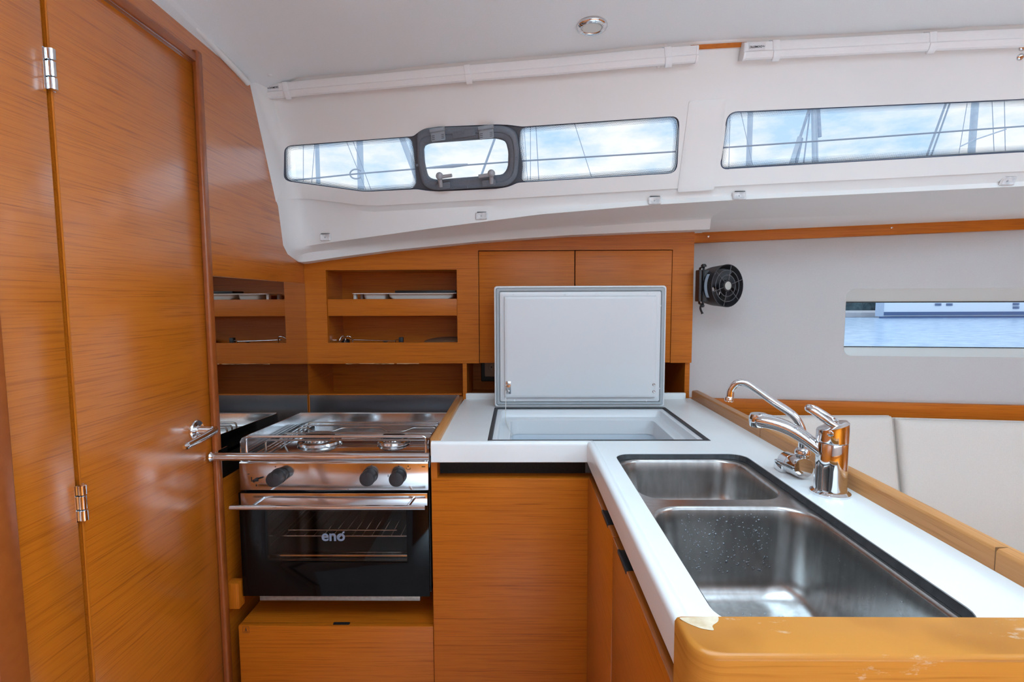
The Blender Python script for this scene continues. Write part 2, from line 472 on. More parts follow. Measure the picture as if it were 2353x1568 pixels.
# ------------------------------------------------------------------ the setting
XB, YC = -0.768, 1.85              # bulkhead plane, face of the wall cabinet
ya_c = np.polyfit([-0.49, 0.48, 1.43], [1.69, 1.532, 1.466], 2)
def YA(X): return float(np.polyval(ya_c, min(X, 1.9)))
def gS(X, z): return YA(X) - 0.45*(z-1.60)            # the sloping window face of the coachroof
def onS(x, y): return PS(x, y, gS)
def gM(X, z): return YA(X) + 0.012 - 0.10*(z-1.60)    # the lower face under the window groove
def hullY(X, z=0): return 2.0 - 0.122*(X-0.68)
def onH(x, y): return PS(x, y, hullY)
def line(pts, f):
    q = [f(*p) for p in pts]
    return [p[0] for p in q], [p[1] for p in q], [p[2] for p in q]
TL = line([(560, 204), (600, 200), (900, 172), (1250, 141), (1595, 110), (1900, 94), (2353, 72), (2900, 46)], onS)
LL = line([(600, 457), (672, 462), (720, 465), (850, 481), (1200, 462), (1560, 441), (2000, 420), (2353, 402), (2900, 375)], onS)
ML = line([(640, 575), (690, 568), (740, 560), (1000, 524), (1240, 493), (1500, 471), (1700, 459), (2000, 445), (2353, 428), (2900, 400)], lambda x, y: PS(x, y, gM))
NL = line([(650, 582), (706, 575), (900, 556), (1100, 537), (1240, 524), (1400, 512), (1640, 497)], lambda x, y: PY(x, y, 1.79))
OL = line([(640, 612), (695, 603), (800, 588), (900, 575), (1100, 555), (1300, 541), (1500, 532), (1640, 527)], lambda x, y: PY(x, y, 1.80))
N2L = line([(1500, 513), (1628, 508), (2353, 483), (2900, 462)], lambda x, y: PS(x, y, lambda X, z: hullY(X)-0.13))
O2L = line([(1500, 538), (1600, 533), (2353, 500), (2900, 475)], lambda x, y: PS(x, y, lambda X, z: hullY(X)-0.05))
def at(L, X): return np.array([X, np.interp(X, L[0], L[1]), np.interp(X, L[0], L[2])])
X_END = 2.6
XR = 0.662                        # right end of the moulded rim over the wall cabinet
# left edge of the moulding where it meets the bulkhead (Y, Z)
EDGE = {'T': (1.505, 1.905), 'm1': (1.565, 1.80), 'm2': (1.615, 1.69), 'L-': (1.655, 1.60), 'L+': (1.668, 1.585), 'm3': (1.682, 1.52), 'M': (1.694, 1.462), 'N-': (1.725, 1.436), 'N': (1.775, 1.424), 'O': (1.80, 1.418), 'O+': (1.88, 1.41)}
def section(X, rim):
    T, L, Mp = at(TL, X), at(LL, X), at(ML, X)
    s = {'T': T, 'm1': np.array([X, gS(X, T[2]-.1), T[2]-.1]), 'm2': np.array([X, gS(X, T[2]-.21), T[2]-.21]), 'L-': L+np.array([0, -.006, .014]), 'L+': L+np.array([0, .016, -.006]),
         'm3': np.array([X, L[1]*.5+Mp[1]*.5+.014, L[2]*.5+Mp[2]*.5]), 'M': Mp}
    if rim:
        N, O = at(NL, X), at(OL, X)
        s['N-'] = N+np.array([0, -.012, .0]); s['N'] = N+np.array([0, .001, -.008]); s['O'] = O; s['O+'] = O+np.array([0, .08, -.002])
    else:
        N, O = at(N2L, X), at(O2L, X)
        s['N-'] = N+np.array([0, -.01, .004]); s['N'] = N; s['O'] = O; s['O+'] = O+np.array([0, .10, 0])
    return s
KEYS = ['L-', 'L+', 'm3', 'M', 'N-', 'N', 'O', 'O+']
def cove(X):                        # 1 at the bulkhead, 0 where the cove ends (quarter circle)
    t = min(max((X-XB)/0.062, 0), 1)
    return 1-math.sqrt(max(0, 1-(1-t)**2))
def sec_pts(X, rim, keys):
    s = section(X, rim); c = cove(X)
    if c > 0:
        for k in keys:
            e = np.array([X, EDGE[k][0], EDGE[k][1]])
            s[k] = s[k]*(1-c)+e*c
    return [s[k] for k in keys]
lin = MB()
XS = [XB+d for d in (0, .001, .004, .009, .016, .026, .04, .062)] + list(np.linspace(XB+.09, XR, 40))
lin.loft([sec_pts(X, True, KEYS) for X in XS])
XS2 = list(np.linspace(XR, X_END, 24))
lin.loft([sec_pts(X, False, KEYS) for X in XS2])
sr = section(XR, True)              # end cap of the rim
lin.add([sr['N-'], sr['N'], sr['O'], sr['O+'], sr['N-']+np.array([0, .09, .01])], [(0, 1, 2, 3, 4)])
# window face in (X, z) with the openings; left strip follows the cove
def S3(X, z, d=0.0):
    T, L = at(TL, X), at(LL, X)
    p = np.array([X, gS(X, z), z]); c = cove(X)
    if c > 0:
        ks = ['T', 'm1', 'm2', 'L-']
        zz = [EDGE[k][1] for k in ks][::-1]; yy = [EDGE[k][0] for k in ks][::-1]
        f = (z-(L[2]+.014))/(T[2]-L[2]-.014); ze = zz[0]+f*(zz[-1]-zz[0])
        p = p*(1-c)+np.array([X, np.interp(ze, zz, yy), ze])*c
    return p+np.array([0, d, d*.45])
WIN1 = round_poly([(656, 335), (950, 313), (972, 296), (1010, 291), (1140, 286), (1170, 287), (1200, 291), (1562, 266), (1556, 398), (1190, 420), (1168, 430), (1140, 434), (1010, 440), (985, 439), (958, 435), (838, 441), (661, 416)],
                  [16, 6, 12, 0, 0, 12, 6, 22, 22, 6, 12, 0, 0, 12, 6, 14, 16], 5)
WIN2 = round_poly([(1672, 258), (2353, 228), (2700, 212), (2700, 330), (2353, 349), (1655, 389)], [24, 0, 0, 0, 0, 18], 6)
def toXZ(loop): return [(p[0], p[2]) for p in (onS(*q) for q in loop)]
W1, W2 = toXZ(WIN1), toXZ(WIN2)
xs = [XB+d for d in (0, .001, .004, .009, .016, .026, .04, .062)]+list(np.linspace(XB+.09, X_END, 60))
outer = [(x, at(LL, x)[2]+.009) for x in xs] + [(x, at(TL, x)[2]+.035) for x in reversed(xs)]
wf = MB(); wf.panel(outer, [W1, W2], lambda u, v: S3(u, v), grid=(0.06, 0.06))
for loop in (W1, W2):               # reveals of the openings
    n = len(loop)
    wf.add([S3(*p) for p in loop]+[S3(p[0], p[1], .022) for p in loop], [(k, (k+1) % n, n+(k+1) % n, n+k) for k in range(n)])
cwall = struct(lin.build('wall_coachroof', GEL, smooth=38), 'white moulded coachroof side with sloping window face and rounded rim', 'wall')
wf.build('window_face', GEL, cwall, smooth=38)
# slightly raised cover strip between the two window groups
cs = MB(); q = [onS(*p) for p in [(1583, 232), (1669, 226), (1640, 437), (1556, 442)]]
lo = round_poly([(p[0], p[2]) for p in q], .006, 3)
cs.panel(lo, [], lambda u, v: S3(u, v, -.0020), off_fn=lambda u, v: S3(u, v, .002), grid=(.03, .03))
struct(cs.build('trim_1', GEL, bevel=.0015, smooth=40), 'flat white cover strip between the two coachroof windows', 'trim')

# ceiling: vinyl headliner from the coachroof edge inwards, with the hatch openings behind the viewer
def ceil_z(X, Y):
    T = at(TL, X); d = max(0.0, T[1]-Y)
    c = max(0.0, 1-(X-XB)/0.10)
    z = T[2] + 0.010 + 0.055*(1-math.exp(-d/0.35))
    return z*(1-c) + c*(1.903 + 0.06*(1-math.exp(-max(0.0, 1.505-Y)/0.35)))
cl = MB()
HATCHES = [rrect(-0.32, 0.04, 0.72, 0.76, .05), rrect(0.20, -0.72, 1.30, -0.24, .05), rrect(1.42, -0.03, 2.08, 0.63, .06)]
xs = list(np.linspace(XB, X_END, 60))
outer = [(x, -1.5) for x in xs]+[(x, at(TL, x)[1]+.02) for x in reversed(xs)]
cl.panel(outer, HATCHES, lambda u, v: (u, v, ceil_z(u, v)), off_fn=lambda u, v: (u, v, ceil_z(u, v)+.04), grid=(.09, .09))
struct(cl.build('ceiling', VINYL, smooth=40), 'off-white vinyl headliner of the cabin', 'ceiling')
# wood batten seen between the blinds along the top of the coachroof side
tb = MB(); tb.loft([[S3(x, at(TL, x)[2]-.004, -.004), S3(x, at(TL, x)[2]+.006, -.004), S3(x, at(TL, x)[2]+.006, .004), S3(x, at(TL, x)[2]-.004, .004)] for x in np.linspace(onS(1585, 118)[0], onS(1712, 110)[0], 6)], closed=True, caps=True)
struct(tb.build('trim_2', TX), 'thin teak batten along the top edge of the coachroof side', 'trim')

# bulkhead with the door opening
bk = MB()
top = [(y, ceil_z(XB, y)+.01 if y < 1.48 else np.interp(y, [1.48, 1.53, 1.6, 1.7, 1.85, 2.2], [1.93, 1.91, 1.80, 1.62, 1.50, 1.45])) for y in np.linspace(-1.5, 2.2, 40)]
bk.panel([(-1.5, 0), (2.2, 0)]+top[::-1], [[(0.742, .06), (1.266, .06), (1.266, 1.846), (0.742, 1.846)]], lambda u, v: (XB, u, v), off=(-.03, 0, 0))
struct(bk.build('wall_left', TY), 'teak veneered bulkhead with the cabin door', 'wall')
# white flange between bulkhead and headliner
fl = MB(); P = [(XB+.005, y, ceil_z(XB, y)-.007) for y in np.linspace(-.2, 1.50, 30)]
fl.tube(P, .0085, 10)
struct(fl.build('trim_3', GEL, smooth=50), 'thin white moulded edge where the headliner meets the bulkhead', 'trim')
# door: two bifold leaves, hinges, handle, keeper; frame trims
door = thing('door_1', 'teak bifold cabin door with chrome hinges and a lever handle', 'door', (XB, 1.0, .07), kind='structure')
d1 = MB().box(XB-.022, XB-.002, .745, .8635, .065, 1.8425, .003).build('door_leaf', TY, door, smooth=40)
d2 = MB().box(XB-.022, XB-.002, .8705, 1.262, .065, 1.8425, .003).build('door_leaf', TY, door, smooth=40)
MB().box(XB-.03, XB-.018, .862, .872, .065, 1.8425).build('leaf_gap_strip', FRAME, door)
MB().box(XB-.0035, XB-.0008, .8695, .8735, .065, 1.8425, .001).build('leaf_edge_strip', wood('teak_edge_grain_z', 'Z', light=(.60, .28, .05), mid=(.55, .24, .04)), door)
for (z0, z1) in ((1.628, 1.694), (.896, .960)):
    h = MB(); yc = .8685
    for (a, b, r) in ((0, .30, .0068), (.32, .70, .0060), (.72, 1.0, .0068)):
        h.lathe([(r*.8, 0), (r, .0008), (r, (b-a)*(z1-z0)-.0008), (r*.8, (b-a)*(z1-z0))], (XB+.0035, yc, z0+a*(z1-z0)), (0, 0, 1), 16)
    ho = h.build('hinge', CHROME, door, smooth=40)
    MB().box(XB-.003, XB-.0012, yc-.010, yc+.010, z0, z1).build('hinge_plate', CHROME, ho)
hc = PX(449, 989, XB)
hd = MB(); hd.lathe([(.0235, 0), (.0245, .002), (.0245, .006), (.0225, .0085), (.012, .0095), (.0105, .011), (.0095, .03), (.0095, .042)], (XB-.002, hc[1], hc[2]), (1, 0, 0), 28)
ho = hd.build('handle', CHROME, door, smooth=35)
lv = MB(); pth = curve([(XB+.032, hc[1]+.006, hc[2]+.001), (XB+.046, hc[1]+.002, hc[2]), (XB+.050, hc[1]-.02, hc[2]-.001), (XB+.051, hc[1]-.07, hc[2]-.004), (XB+.052, hc[1]-.122, hc[2]-.006)], 6)
lv.tube(pth, [(.0078+.0012*math.sin(i/len(pth)*3.1), .0068) for i in range(len(pth)-1)]+[(.004, .004)], 14)
lv.build('lever', CHROME, ho, smooth=50)
MB().box(XB+.0005, XB+.002, 1.256, 1.2625, hc[2]-.012, hc[2]+.03).build('keeper_plate', CHROME, door)
fr = thing('trim_4', 'red-brown stained frame around the cabin door', 'trim', (XB, 1.27, .0), kind='structure')
jp = [(XB, 1.2545), (XB+.009, 1.2545), (XB+.012, 1.258), (XB+.012, 1.273), (XB+.008, 1.281), (XB, 1.282)]
MB().prism([(x, y, .02) for x, y in jp], (0, 0, 1.853)).build('jamb', FRAME, fr, bevel=.0015, smooth=40)
MB().box(XB, XB+.010, .70, 1.2545, 1.8455, 1.8655, .002).build('head', FRAME, fr, smooth=40)
MB().box(XB, XB+.012, .700, .7445, .02, 1.8455, .003).build('jamb', FRAME, fr, smooth=40)

# hull lining at the back right, with its long window
hw = MB()
HO = [onH(*p) for p in [(1945, 664), (1945, 818)]]
hx0, hz1, hz0 = HO[0][0], HO[0][2], HO[1][2]
hx1 = hx0+1.25
hole = rrect(hx0, hz0, hx1, hz1, .028, 6)
hw.panel([(0.629, 0.0), (X_END+.3, 0.0), (X_END+.3, 1.64), (0.629, 1.64)], [hole], lambda u, v: (u, hullY(u), v), grid=(.25, .25))
struct(hw.build('wall_back', HULLV, smooth=40), 'warm grey vinyl hull lining behind the settee', 'wall')
win3 = thing('window_3', 'long low hull window looking out on the harbour water', 'window', (hx0+.6, hullY(hx0+.6), hz0), kind='structure')
gd = .10
ga, gb = PS(1947, 695, lambda X, z: hullY(X)+gd), PS(1947, 797, lambda X, z: hullY(X)+gd)
gh = rrect(hx0-.004, gb[2], hx1, ga[2], .012, 6)
rv = MB(); n = len(hole)
rv.add([(p[0], hullY(p[0])-.001, p[1]) for p in hole]+[(p[0], hullY(p[0])+gd+.004, p[1]) for p in gh], [(k, (k+1) % n, n+(k+1) % n, n+k) for k in range(n)])
rv.build('window_surround', REVEAL, win3, smooth=40)
gk = MB(); gk.tube([(p[0], hullY(p[0])+gd, p[1]) for p in gh], .0022, 6, closed=True); gk.build('window_seal', RUBBER, win3, smooth=60)
MB().panel([(hx0-.03, gb[2]-.02), (hx1+.02, gb[2]-.02), (hx1+.02, ga[2]+.02), (hx0-.03, ga[2]+.02)], [], lambda u, v: (u, hullY(u)+gd+.003, v)).build('pane', HULLGL, win3)
# teak trims along the hull lining
def hull_strip(name, top, bot, thick, label, m=TXH):
    mb = MB(); secs = []
    for (a, b) in zip(top, bot):
        p, q = PS(*a, lambda X, z: hullY(X)-thick), PS(*b, lambda X, z: hullY(X)-thick)
        secs.append([p, q, q+np.array([0, thick+.004, 0]), p+np.array([0, thick+.004, 0])])
    mb.loft(secs, closed=True, caps=True)
    return struct(mb.build(name, m, bevel=.002, smooth=40), label, 'trim')
t5 = hull_strip('trim_5', [(1560, 535), (2353, 500), (2800, 480)], [(1560, 560), (2353, 527), (2800, 508)], .022, 'teak batten along the top of the hull lining')
hull_strip('trim_6', [(1560, 915), (2353, 933), (2800, 944)], [(1560, 962), (2353, 975), (2800, 984)], .02, 'teak board above the settee backrests')
for (x, y) in ((1628, 544), (2049, 524)):
    p = PS(x, y, lambda X, z: hullY(X)-.024)
    MB().lathe([(.004, 0), (.004, .0012), (.002, .002)], p, (0, -1, 0), 12).build('screw_cap', wood('teak_grain_x', 'X') if False else STEEL, t5, smooth=40)

# floor and the sides of the cabin out of view
struct(MB().box(XB-.1, X_END+.3, -1.6, 2.3, -.04, 0).build('floor', FLOORM), 'cabin sole out of view, coloured pale grey to bounce light up', 'floor')
fs = MB()
fs.panel([(XB, 0), (X_END, 0), (X_END, 2.06), (XB, 2.06)], [rrect(-.25, 1.40, 2.45, 1.84, .04)], lambda u, v: (u, -1.5, v), off=(0, -.03, 0))
struct(fs.build('wall_front', GEL), 'white side of the cabin opposite the galley', 'wall')
struct(MB().box(X_END, X_END+.03, -1.5, 2.2, 0, 2.06).build('wall_right', TY), 'teak bulkhead at the far end of the saloon', 'wall')
fl2 = thing('locker', 'teak locker front along the opposite side of the cabin', 'locker', (0.6, -1.2, 0))
MB().box(XB+.02, X_END-.02, -1.48, -.80, .0, .98).build('body', TX, fl2)
MB().box(XB+.02, X_END-.02, -1.48, -.78, .98, 1.0, .004).build('top', TX, fl2)

# ------------------------------------------------------------------ coachroof windows
def win_root(name, label, base):
    return thing(name, label, 'window', base, kind='structure')
def inner_px(loop): return [(p[0], p[2]) for p in (onS(*q) for q in loop)]
def strip(mb_loop, width, rows, d, name, parent):
    """printed dot border: a strip inside the loop with UVs counted in dot pitches"""
    P = [np.array(p) for p in mb_loop]; n = len(P)
    c = sum(P)/n; area = sum(P[i][0]*P[(i+1) % n][1]-P[(i+1) % n][0]*P[i][1] for i in range(n))
    sg = 1 if area > 0 else -1
    inn = []
    for i in range(n):
        t = P[(i+1) % n]-P[i-1]; t = t/np.linalg.norm(t)
        inn.append(P[i]+sg*np.array([-t[1], t[0]])*width)
    pitch = width/rows; vs, fs, uvs = [], [], []
    L = 0.0
    for i in range(n):
        j = (i+1) % n; l = np.linalg.norm(P[j]-P[i]); k = len(vs)
        vs += [S3(*P[i], d), S3(*P[j], d), S3(*inn[j], d), S3(*inn[i], d)]
        fs.append((k, k+1, k+2, k+3)); uvs += [(L/pitch, 0), ((L+l)/pitch, 0), ((L+l)/pitch, rows), (L/pitch, rows)]
        L += l
    me = bpy.data.meshes.new(name); b = BASE[parent.name]
    me.from_pydata([tuple(Vector(v)-b) for v in vs], [], fs)
    uvl = me.uv_layers.new(name='UVMap')
    for i, u in enumerate(uvs): uvl.data[i].uv = u
    me.materials.append(DOTS)
    o = bpy.data.objects.new(name, me); COL.objects.link(o); o.parent = parent
    return o
def dense(loop, step=.01):
    out = []
    for i in range(len(loop)):
        a, b = np.array(loop[i]), np.array(loop[(i+1) % len(loop)]); k = max(1, int(np.linalg.norm(b-a)/step))
        out += [tuple(a+(b-a)*j/k) for j in range(k)]
    return out
w1 = win_root('window_1', 'long coachroof window with a black framed opening portlight in its middle', onS(1075, 440))
CLEAR_A = round_poly([(658, 337), (944, 315), (950, 345), (957, 420), (948, 433), (837, 439.5), (664, 415)], [14, 14, 6, 10, 6, 12, 16], 5)
CLEAR_B = round_poly([(1196, 294), (1554, 268.5), (1560, 300), (1554.5, 380), (1548, 397), (1198, 418), (1201, 380), (1194, 330)], [14, 16, 10, 6, 14, 14, 6, 6], 5)
PORT_OUT = round_poly([(957, 303), (985, 293), (1160, 288), (1187, 300), (1194, 350), (1190, 408), (1168, 428), (1000, 438), (972, 428), (960, 380)], [14]*10, 5)
PORT_IN = round_poly([(974, 336), (990, 330), (1140, 319), (1162, 325), (1168, 350), (1167, 385), (1157, 402), (1000, 414), (984, 408), (976, 375)], [8]*10, 5)
A_, B_, PO, PI_ = toXZ(CLEAR_A), toXZ(CLEAR_B), toXZ(PORT_OUT), toXZ(PORT_IN)
bd = MB(); bd.panel(W1, [A_, B_, PI_], lambda u, v: S3(u, v, .004), grid=(.05, .05)); bd.build('black_band', BAND, w1)
ed = MB(); ed.tube([S3(*p, .0015) for p in W1], .0018, 6, closed=True); ed.build('edge_seal', mat('dark_blue_seal', (.05, .07, .12), .4), w1, smooth=60)
for lp in (A_, B_):
    MB().panel(lp, [], lambda u, v: S3(u, v, .006), grid=(.06, .06)).build('pane', ACRYL, w1)
    strip(dense(lp), .0125, 5, .0050, 'dot_border', w1)
# opening portlight
def scaled(loop, k, dx=0, dz=0):
    c = np.mean(np.array(loop), axis=0); return [tuple(c+(np.array(p)-c)*k+np.array([dx, dz])) for p in loop]
def resample(loop, n):
    P = np.array(list(loop)+[loop[0]]); s = np.concatenate([[0], np.cumsum(np.linalg.norm(np.diff(P, axis=0), axis=1))])
    t = np.linspace(0, s[-1], n, endpoint=False); return [(np.interp(a, s, P[:, 0]), np.interp(a, s, P[:, 1])) for a in t]
def align(a, b):
    a = np.array(a); b = np.array(b); k = min(range(len(b)), key=lambda i: np.linalg.norm(b[i]-a[0])); return [tuple(p) for p in np.roll(b, -k, axis=0)]
po, pi = resample(PO, 72), resample(PI_, 72); pi = align(po, pi)
rings = []
for (t, d) in ((0.0, .003), (0.02, -.004), (.10, -.009), (.30, -.012), (.42, -.012), (.50, -.009), (.80, -.008), (.93, -.004), (1.0, .006)):
    rings.append([S3(a[0]*(1-t)+b[0]*t, a[1]*(1-t)+b[1]*t, d) for a, b in zip(po, pi)])
pf = MB(); pf.loft([r+[r[0]] for r in rings]); port = pf.build('portlight_frame', PORTF, w1, smooth=35)
MB().panel(PI_, [], lambda u, v: S3(u, v, .005), grid=(.05, .05)).build('portlight_pane', ACRYL, w1)
def sbox(c, hx, hz, d0, d1, name, m, parent, r=.003, ang=0.0, bev=.0012):
    ca, sa = math.cos(ang), math.sin(ang)
    lp = rrect(-hx, -hz, hx, hz, r, 3)
    lp = [(c[0]+p[0]*ca-p[1]*sa, c[1]+p[0]*sa+p[1]*ca) for p in lp]
    mb = MB(); mb.prism([S3(*p, d0) for p in lp], S3(c[0], c[1], d1)-S3(c[0], c[1], d0))
    return mb.build(name, m, parent, bevel=bev, smooth=40)
tilt = math.atan2(1, 14)
for (x, y) in ((1008, 307), (1118, 302)):
    c = onS(x, y); c = (c[0], c[2])
    h = sbox((c[0], c[1]-.003), .0215, .014, -.012, -.017, 'portlight_hinge', PORTH, port, ang=tilt)
    hb = MB(); hb.tube([S3(c[0]-.022, c[1]+.010, -.018), S3(c[0]+.022, c[1]+.0132, -.018)], .006, 12); hb.build('hinge_barrel', PORTH, port, smooth=40)
    for s_ in (-1, 1):
        for k in range(3):
            sbox((c[0]+s_*.0145, c[1]-.002-k*.0045+s_*.001), .0042, .0008, -.0165, -.0176, 'hinge_slot', BAND, port, r=.0005, ang=tilt, bev=0)
for (x, y, s_) in ((1021, 425, 1), (1124, 418, -1)):
    c = onS(x, y); c = (c[0], c[2])
    sbox((c[0], c[1]), .021, .008, -.010, -.020, 'latch_base', PORTF, port, r=.004, ang=tilt, bev=.002)
    k = onS(1013 if s_ > 0 else 1130, 403 if s_ > 0 else 397); k = (k[0], k[2])
    lt = MB(); lt.tube([S3(c[0]-s_*.008, c[1], -.018), S3(k[0], k[1]-.004, -.024), S3(k[0], k[1]+.004, -.024)], .0065, 12)
    lt.sphere(S3(k[0], k[1]+.003, -.026), .0115, 14, 8)
    e = (k[0]+s_*.038, k[1]+s_*.003)
    lt.tube([S3(*k, -.026), S3(e[0], e[1], -.026)], [(.0058, .0058), (.0052, .0052)], 10)
    lt.build('latch', mat('latch_grey', (.34, .34, .36), .35), port, smooth=45)
for (x, y) in ((960, 378), (1187, 362), (1076, 428), (1067, 303)):
    c = onS(x, y); MB().lathe([(.0042, 0), (.0042, .001), (.003, .0016), (.0012, .0008)], S3(c[0], c[2], -.0125), (0, -1, -.45), 14).build('frame_screw', PORTF, port, smooth=30)
sbox(tuple(onS(1067, 306)[[0, 2]]), .034, .0085, -.0115, -.0135, 'vent_strip', PORTF, port, ang=tilt)
w2 = win_root('window_2', 'long plain coachroof window over the saloon with rigging beyond', onS(2000, 390))
ed = MB(); ed.tube([S3(*p, .0015) for p in W2], .0022, 6, closed=True); ed.build('edge_seal', mat('dark_blue_seal', (.05, .07, .12), .4), w2, smooth=60)
W2i = W2
MB().panel(W2, [], lambda u, v: S3(u, v, .006), grid=(.08, .06)).build('pane', ACRYL, w2)
strip(dense([tuple(np.array(p)) for p in W2]), .0155, 6, .0050, 'dot_border', w2)

# ------------------------------------------------------------------ wall cabinet over the counter
CB, CR = 1.052, .627                # underside height, right edge
wc = thing('wall_cabinet', 'teak wall cabinet with an open two-level niche and two flush doors', 'cabinet', (0, YC, CB))
xs = np.linspace(XB+.001, CR, 24)
outer = [(XB+.001, CB), (CR, CB)]+[(x, at(OL, x)[2]+.012) for x in reversed(xs)]
NI = (-.689, 1.128, -.218, 1.390)
DR = (-.1405, CB-.001, .5515, 1.457)
o2 = [(XB+.001, CB), (DR[0], CB), (DR[0], DR[3]), (DR[2], DR[3]), (DR[2], CB), (CR, CB)]+outer[2:]
MB().panel(o2, [[(NI[0], NI[1]), (NI[2], NI[1]), (NI[2], NI[3]), (NI[0], NI[3])]], lambda u, v: (u, YC, v), off=(0, .018, 0)).build('face_frame', TX, wc)
xd = .2045
for (a, b) in ((DR[0]+.0022, xd-.0018), (xd+.0018, DR[2]-.0022)):
    MB().box(a, b, YC-.0005, YC+.018, CB+.001, DR[3]-.0028, .0012).build('door', TX, wc, smooth=40)
bx = MB()
bx.box(XB+.002, CR, YC+.02, 2.12, CB, CB+.014)          # bottom
bx.box(CR-.016, CR, YC+.018, 2.12, CB+.014, 1.50)       # right side
bx.box(DR[0]-.03, DR[0]-.012, YC+.018, 2.10, CB+.014, 1.48)
bx.build('carcass', TX, wc)
MB().box(DR[0]-.003, DR[2]+.003, YC+.0185, YC+.022, CB+.002, DR[3]+.003).build('gap_shade_sheet', GAPSHADE, wc)  # dark sheet added so the door gaps look deep in shade
nb = MB()                                               # niche lining
nb.box(NI[0]-.03, NI[2]+.02, 2.03, 2.045, NI[1]-.05, NI[3]+.03)
nb.build('niche_back', TX, wc)
MB().box(NI[0]-.028, NI[0]-.004, YC+.018, 2.03, NI[1]-.05, NI[3]+.03).build('niche_side', TY, wc)
MB().box(NI[2]+.004, NI[2]+.02, YC+.018, 2.03, NI[1]-.05, NI[3]+.03).build('niche_side', TY, wc)
MB().box(NI[0]-.004, NI[2]+.004, YC+.018, 2.03, NI[3], NI[3]+.014).build('niche_top', TX, wc)
MB().box(NI[0]-.004, NI[2]+.004, YC+.018, 2.03, NI[1]-.028, NI[1]-.014).build('shelf', TX, wc)
MB().box(NI[0]-.004, NI[2]+.004, YC+.012, 2.03, 1.254, 1.266).build('shelf', TX, wc)
MB().box(NI[0]+.0008, NI[2]-.0008, YC+.004, YC+.017, 1.225, 1.286, .0015).build('shelf_fiddle', TX, wc, smooth=40)
chips = MB()                                            # torn veneer along the lower edge
for (x0, x1, h) in ((-.626, -.604, .004), (-.60, -.575, .002), (-.52, -.45, .0025), (-.62, -.47, .0015), (-.44, -.36, .003)):
    n = 7; up = [(x0+(x1-x0)*i/n, YC-.0006, CB+.0005) for i in range(n+1)]
    dn = [(x0+(x1-x0)*i/n, YC-.0006, CB-h*random.uniform(.3, 1)) for i in range(n, -1, -1)]
    chips.prism(up+dn, (0, .001, 0))
chips.build('torn_veneer', mat('raw_veneer', (.62, .40, .22), .8), wc)

# splash niche below the cabinet
sn = thing('splash_niche', 'teak lined recess between the wall cabinet and the counter', 'recess', (0, 2.0, .85))
MB().box(XB-.01, CR+.004, 2.11, 2.125, .80, CB+.01).build('back_board', TX, sn)
MB().box(-.201, -.186, YC+.002, 2.11, .90, CB-.001, .001).build('divider', TX, sn)
MB().box(.609, CR, 1.866, 2.11, .86, CB-.001, .001).build('divider', TX, sn)
MB().box(-.186, .609, 1.866, 2.11, .895, .910).build('ledge', TX, sn)
MB().box(.53, .545, 1.99, 2.11, .94, CB-.001).build('divider', TY, sn)
MB().box(XB+.002, -.201, YC+.012, 2.11, .84, .855).build('ledge', TX, sn)
so = thing('socket_outlet', 'beige power socket on a black plate half hidden behind the icebox lid', 'socket', (-.10, 2.1, .96))
MB().box(-.152, -.06, 2.102, 2.11, .945, 1.035, .003).build('backing_plate', BLACK, so)
MB().box(-.137, -.062, 2.092, 2.103, .966, 1.034, .004).build('socket_plate', SOCKET, so, smooth=40)
cu_ = MB(); cu_.lathe([(.021, 0), (.021, .0025), (.019, .003), (.0185, .001)], (-.100, 2.092, 1.006), (0, -1, 0), 24); cu_.build('socket_well', SOCKET, so, smooth=40)
for dx in (-.008, .008):
    MB().lathe([(.0026, 0), (.0026, .0015)], (-.100+dx, 2.0905, 1.006), (0, -1, 0), 10).build('pin_hole', BLACK, so)

# ------------------------------------------------------------------ splash panels round the stove
sp = MB(); sp.box(XB+.0008, XB+.0028, 1.284, YC-.001, .822, 1.343, .0005)
o = sp.build('mirror_splash_panel', MIRROR); o['label'] = 'polished mirror splash panel on the bulkhead beside the stove'; o['category'] = 'splash panel'
sb = thing('steel_splashback', 'dark polished steel splashback behind the stove hob', 'splash panel', (-.48, YC, .72))
MB().box(XB+.004, -.214, YC-.004, YC-.001, .72, .937, .0006).build('panel', DKMIRR, sb)
MB().box(XB+.004, -.205, YC-.006, YC+.012, .937, .9405, .001).build('capping', TX, sb)
MB().box(XB+.004, XB+.0065, YC-.0065, YC-.0035, .72, .9365).build('corner_strip', wood('teak_edge_grain_z', 'Z'), sb)

# ------------------------------------------------------------------ worktop (L shaped), with fiddles
ZT, ZL = .920, .928
XI, YF = .172, 1.255                # inner edges of the L
XT = .630                           # face of the teak rail
IB = (-.079, 1.292, .493, 1.703)    # icebox opening
SK = (.2245, .545, .5245, 1.183)    # sink opening
top = thing('worktop', 'white L-shaped galley worktop with a raised front lip and teak edging', 'worktop', (.2, 1.3, ZT-.045))
outl = [(-.218, YF+.006), (XI+.006, YF+.006), (XI+.006, .530), (XT, .530), (XT, 1.862), (-.195, 1.862)]
skl = rrect(*SK, .035, 6)
tp = MB(); tp.panel(outl, [[(IB[0], IB[1]), (IB[2], IB[1]), (IB[2], IB[3]), (IB[0], IB[3])], skl], lambda u, v: (u, v, ZT), off=(0, 0, -.012))
tp.build('slab', COUNTER, top)
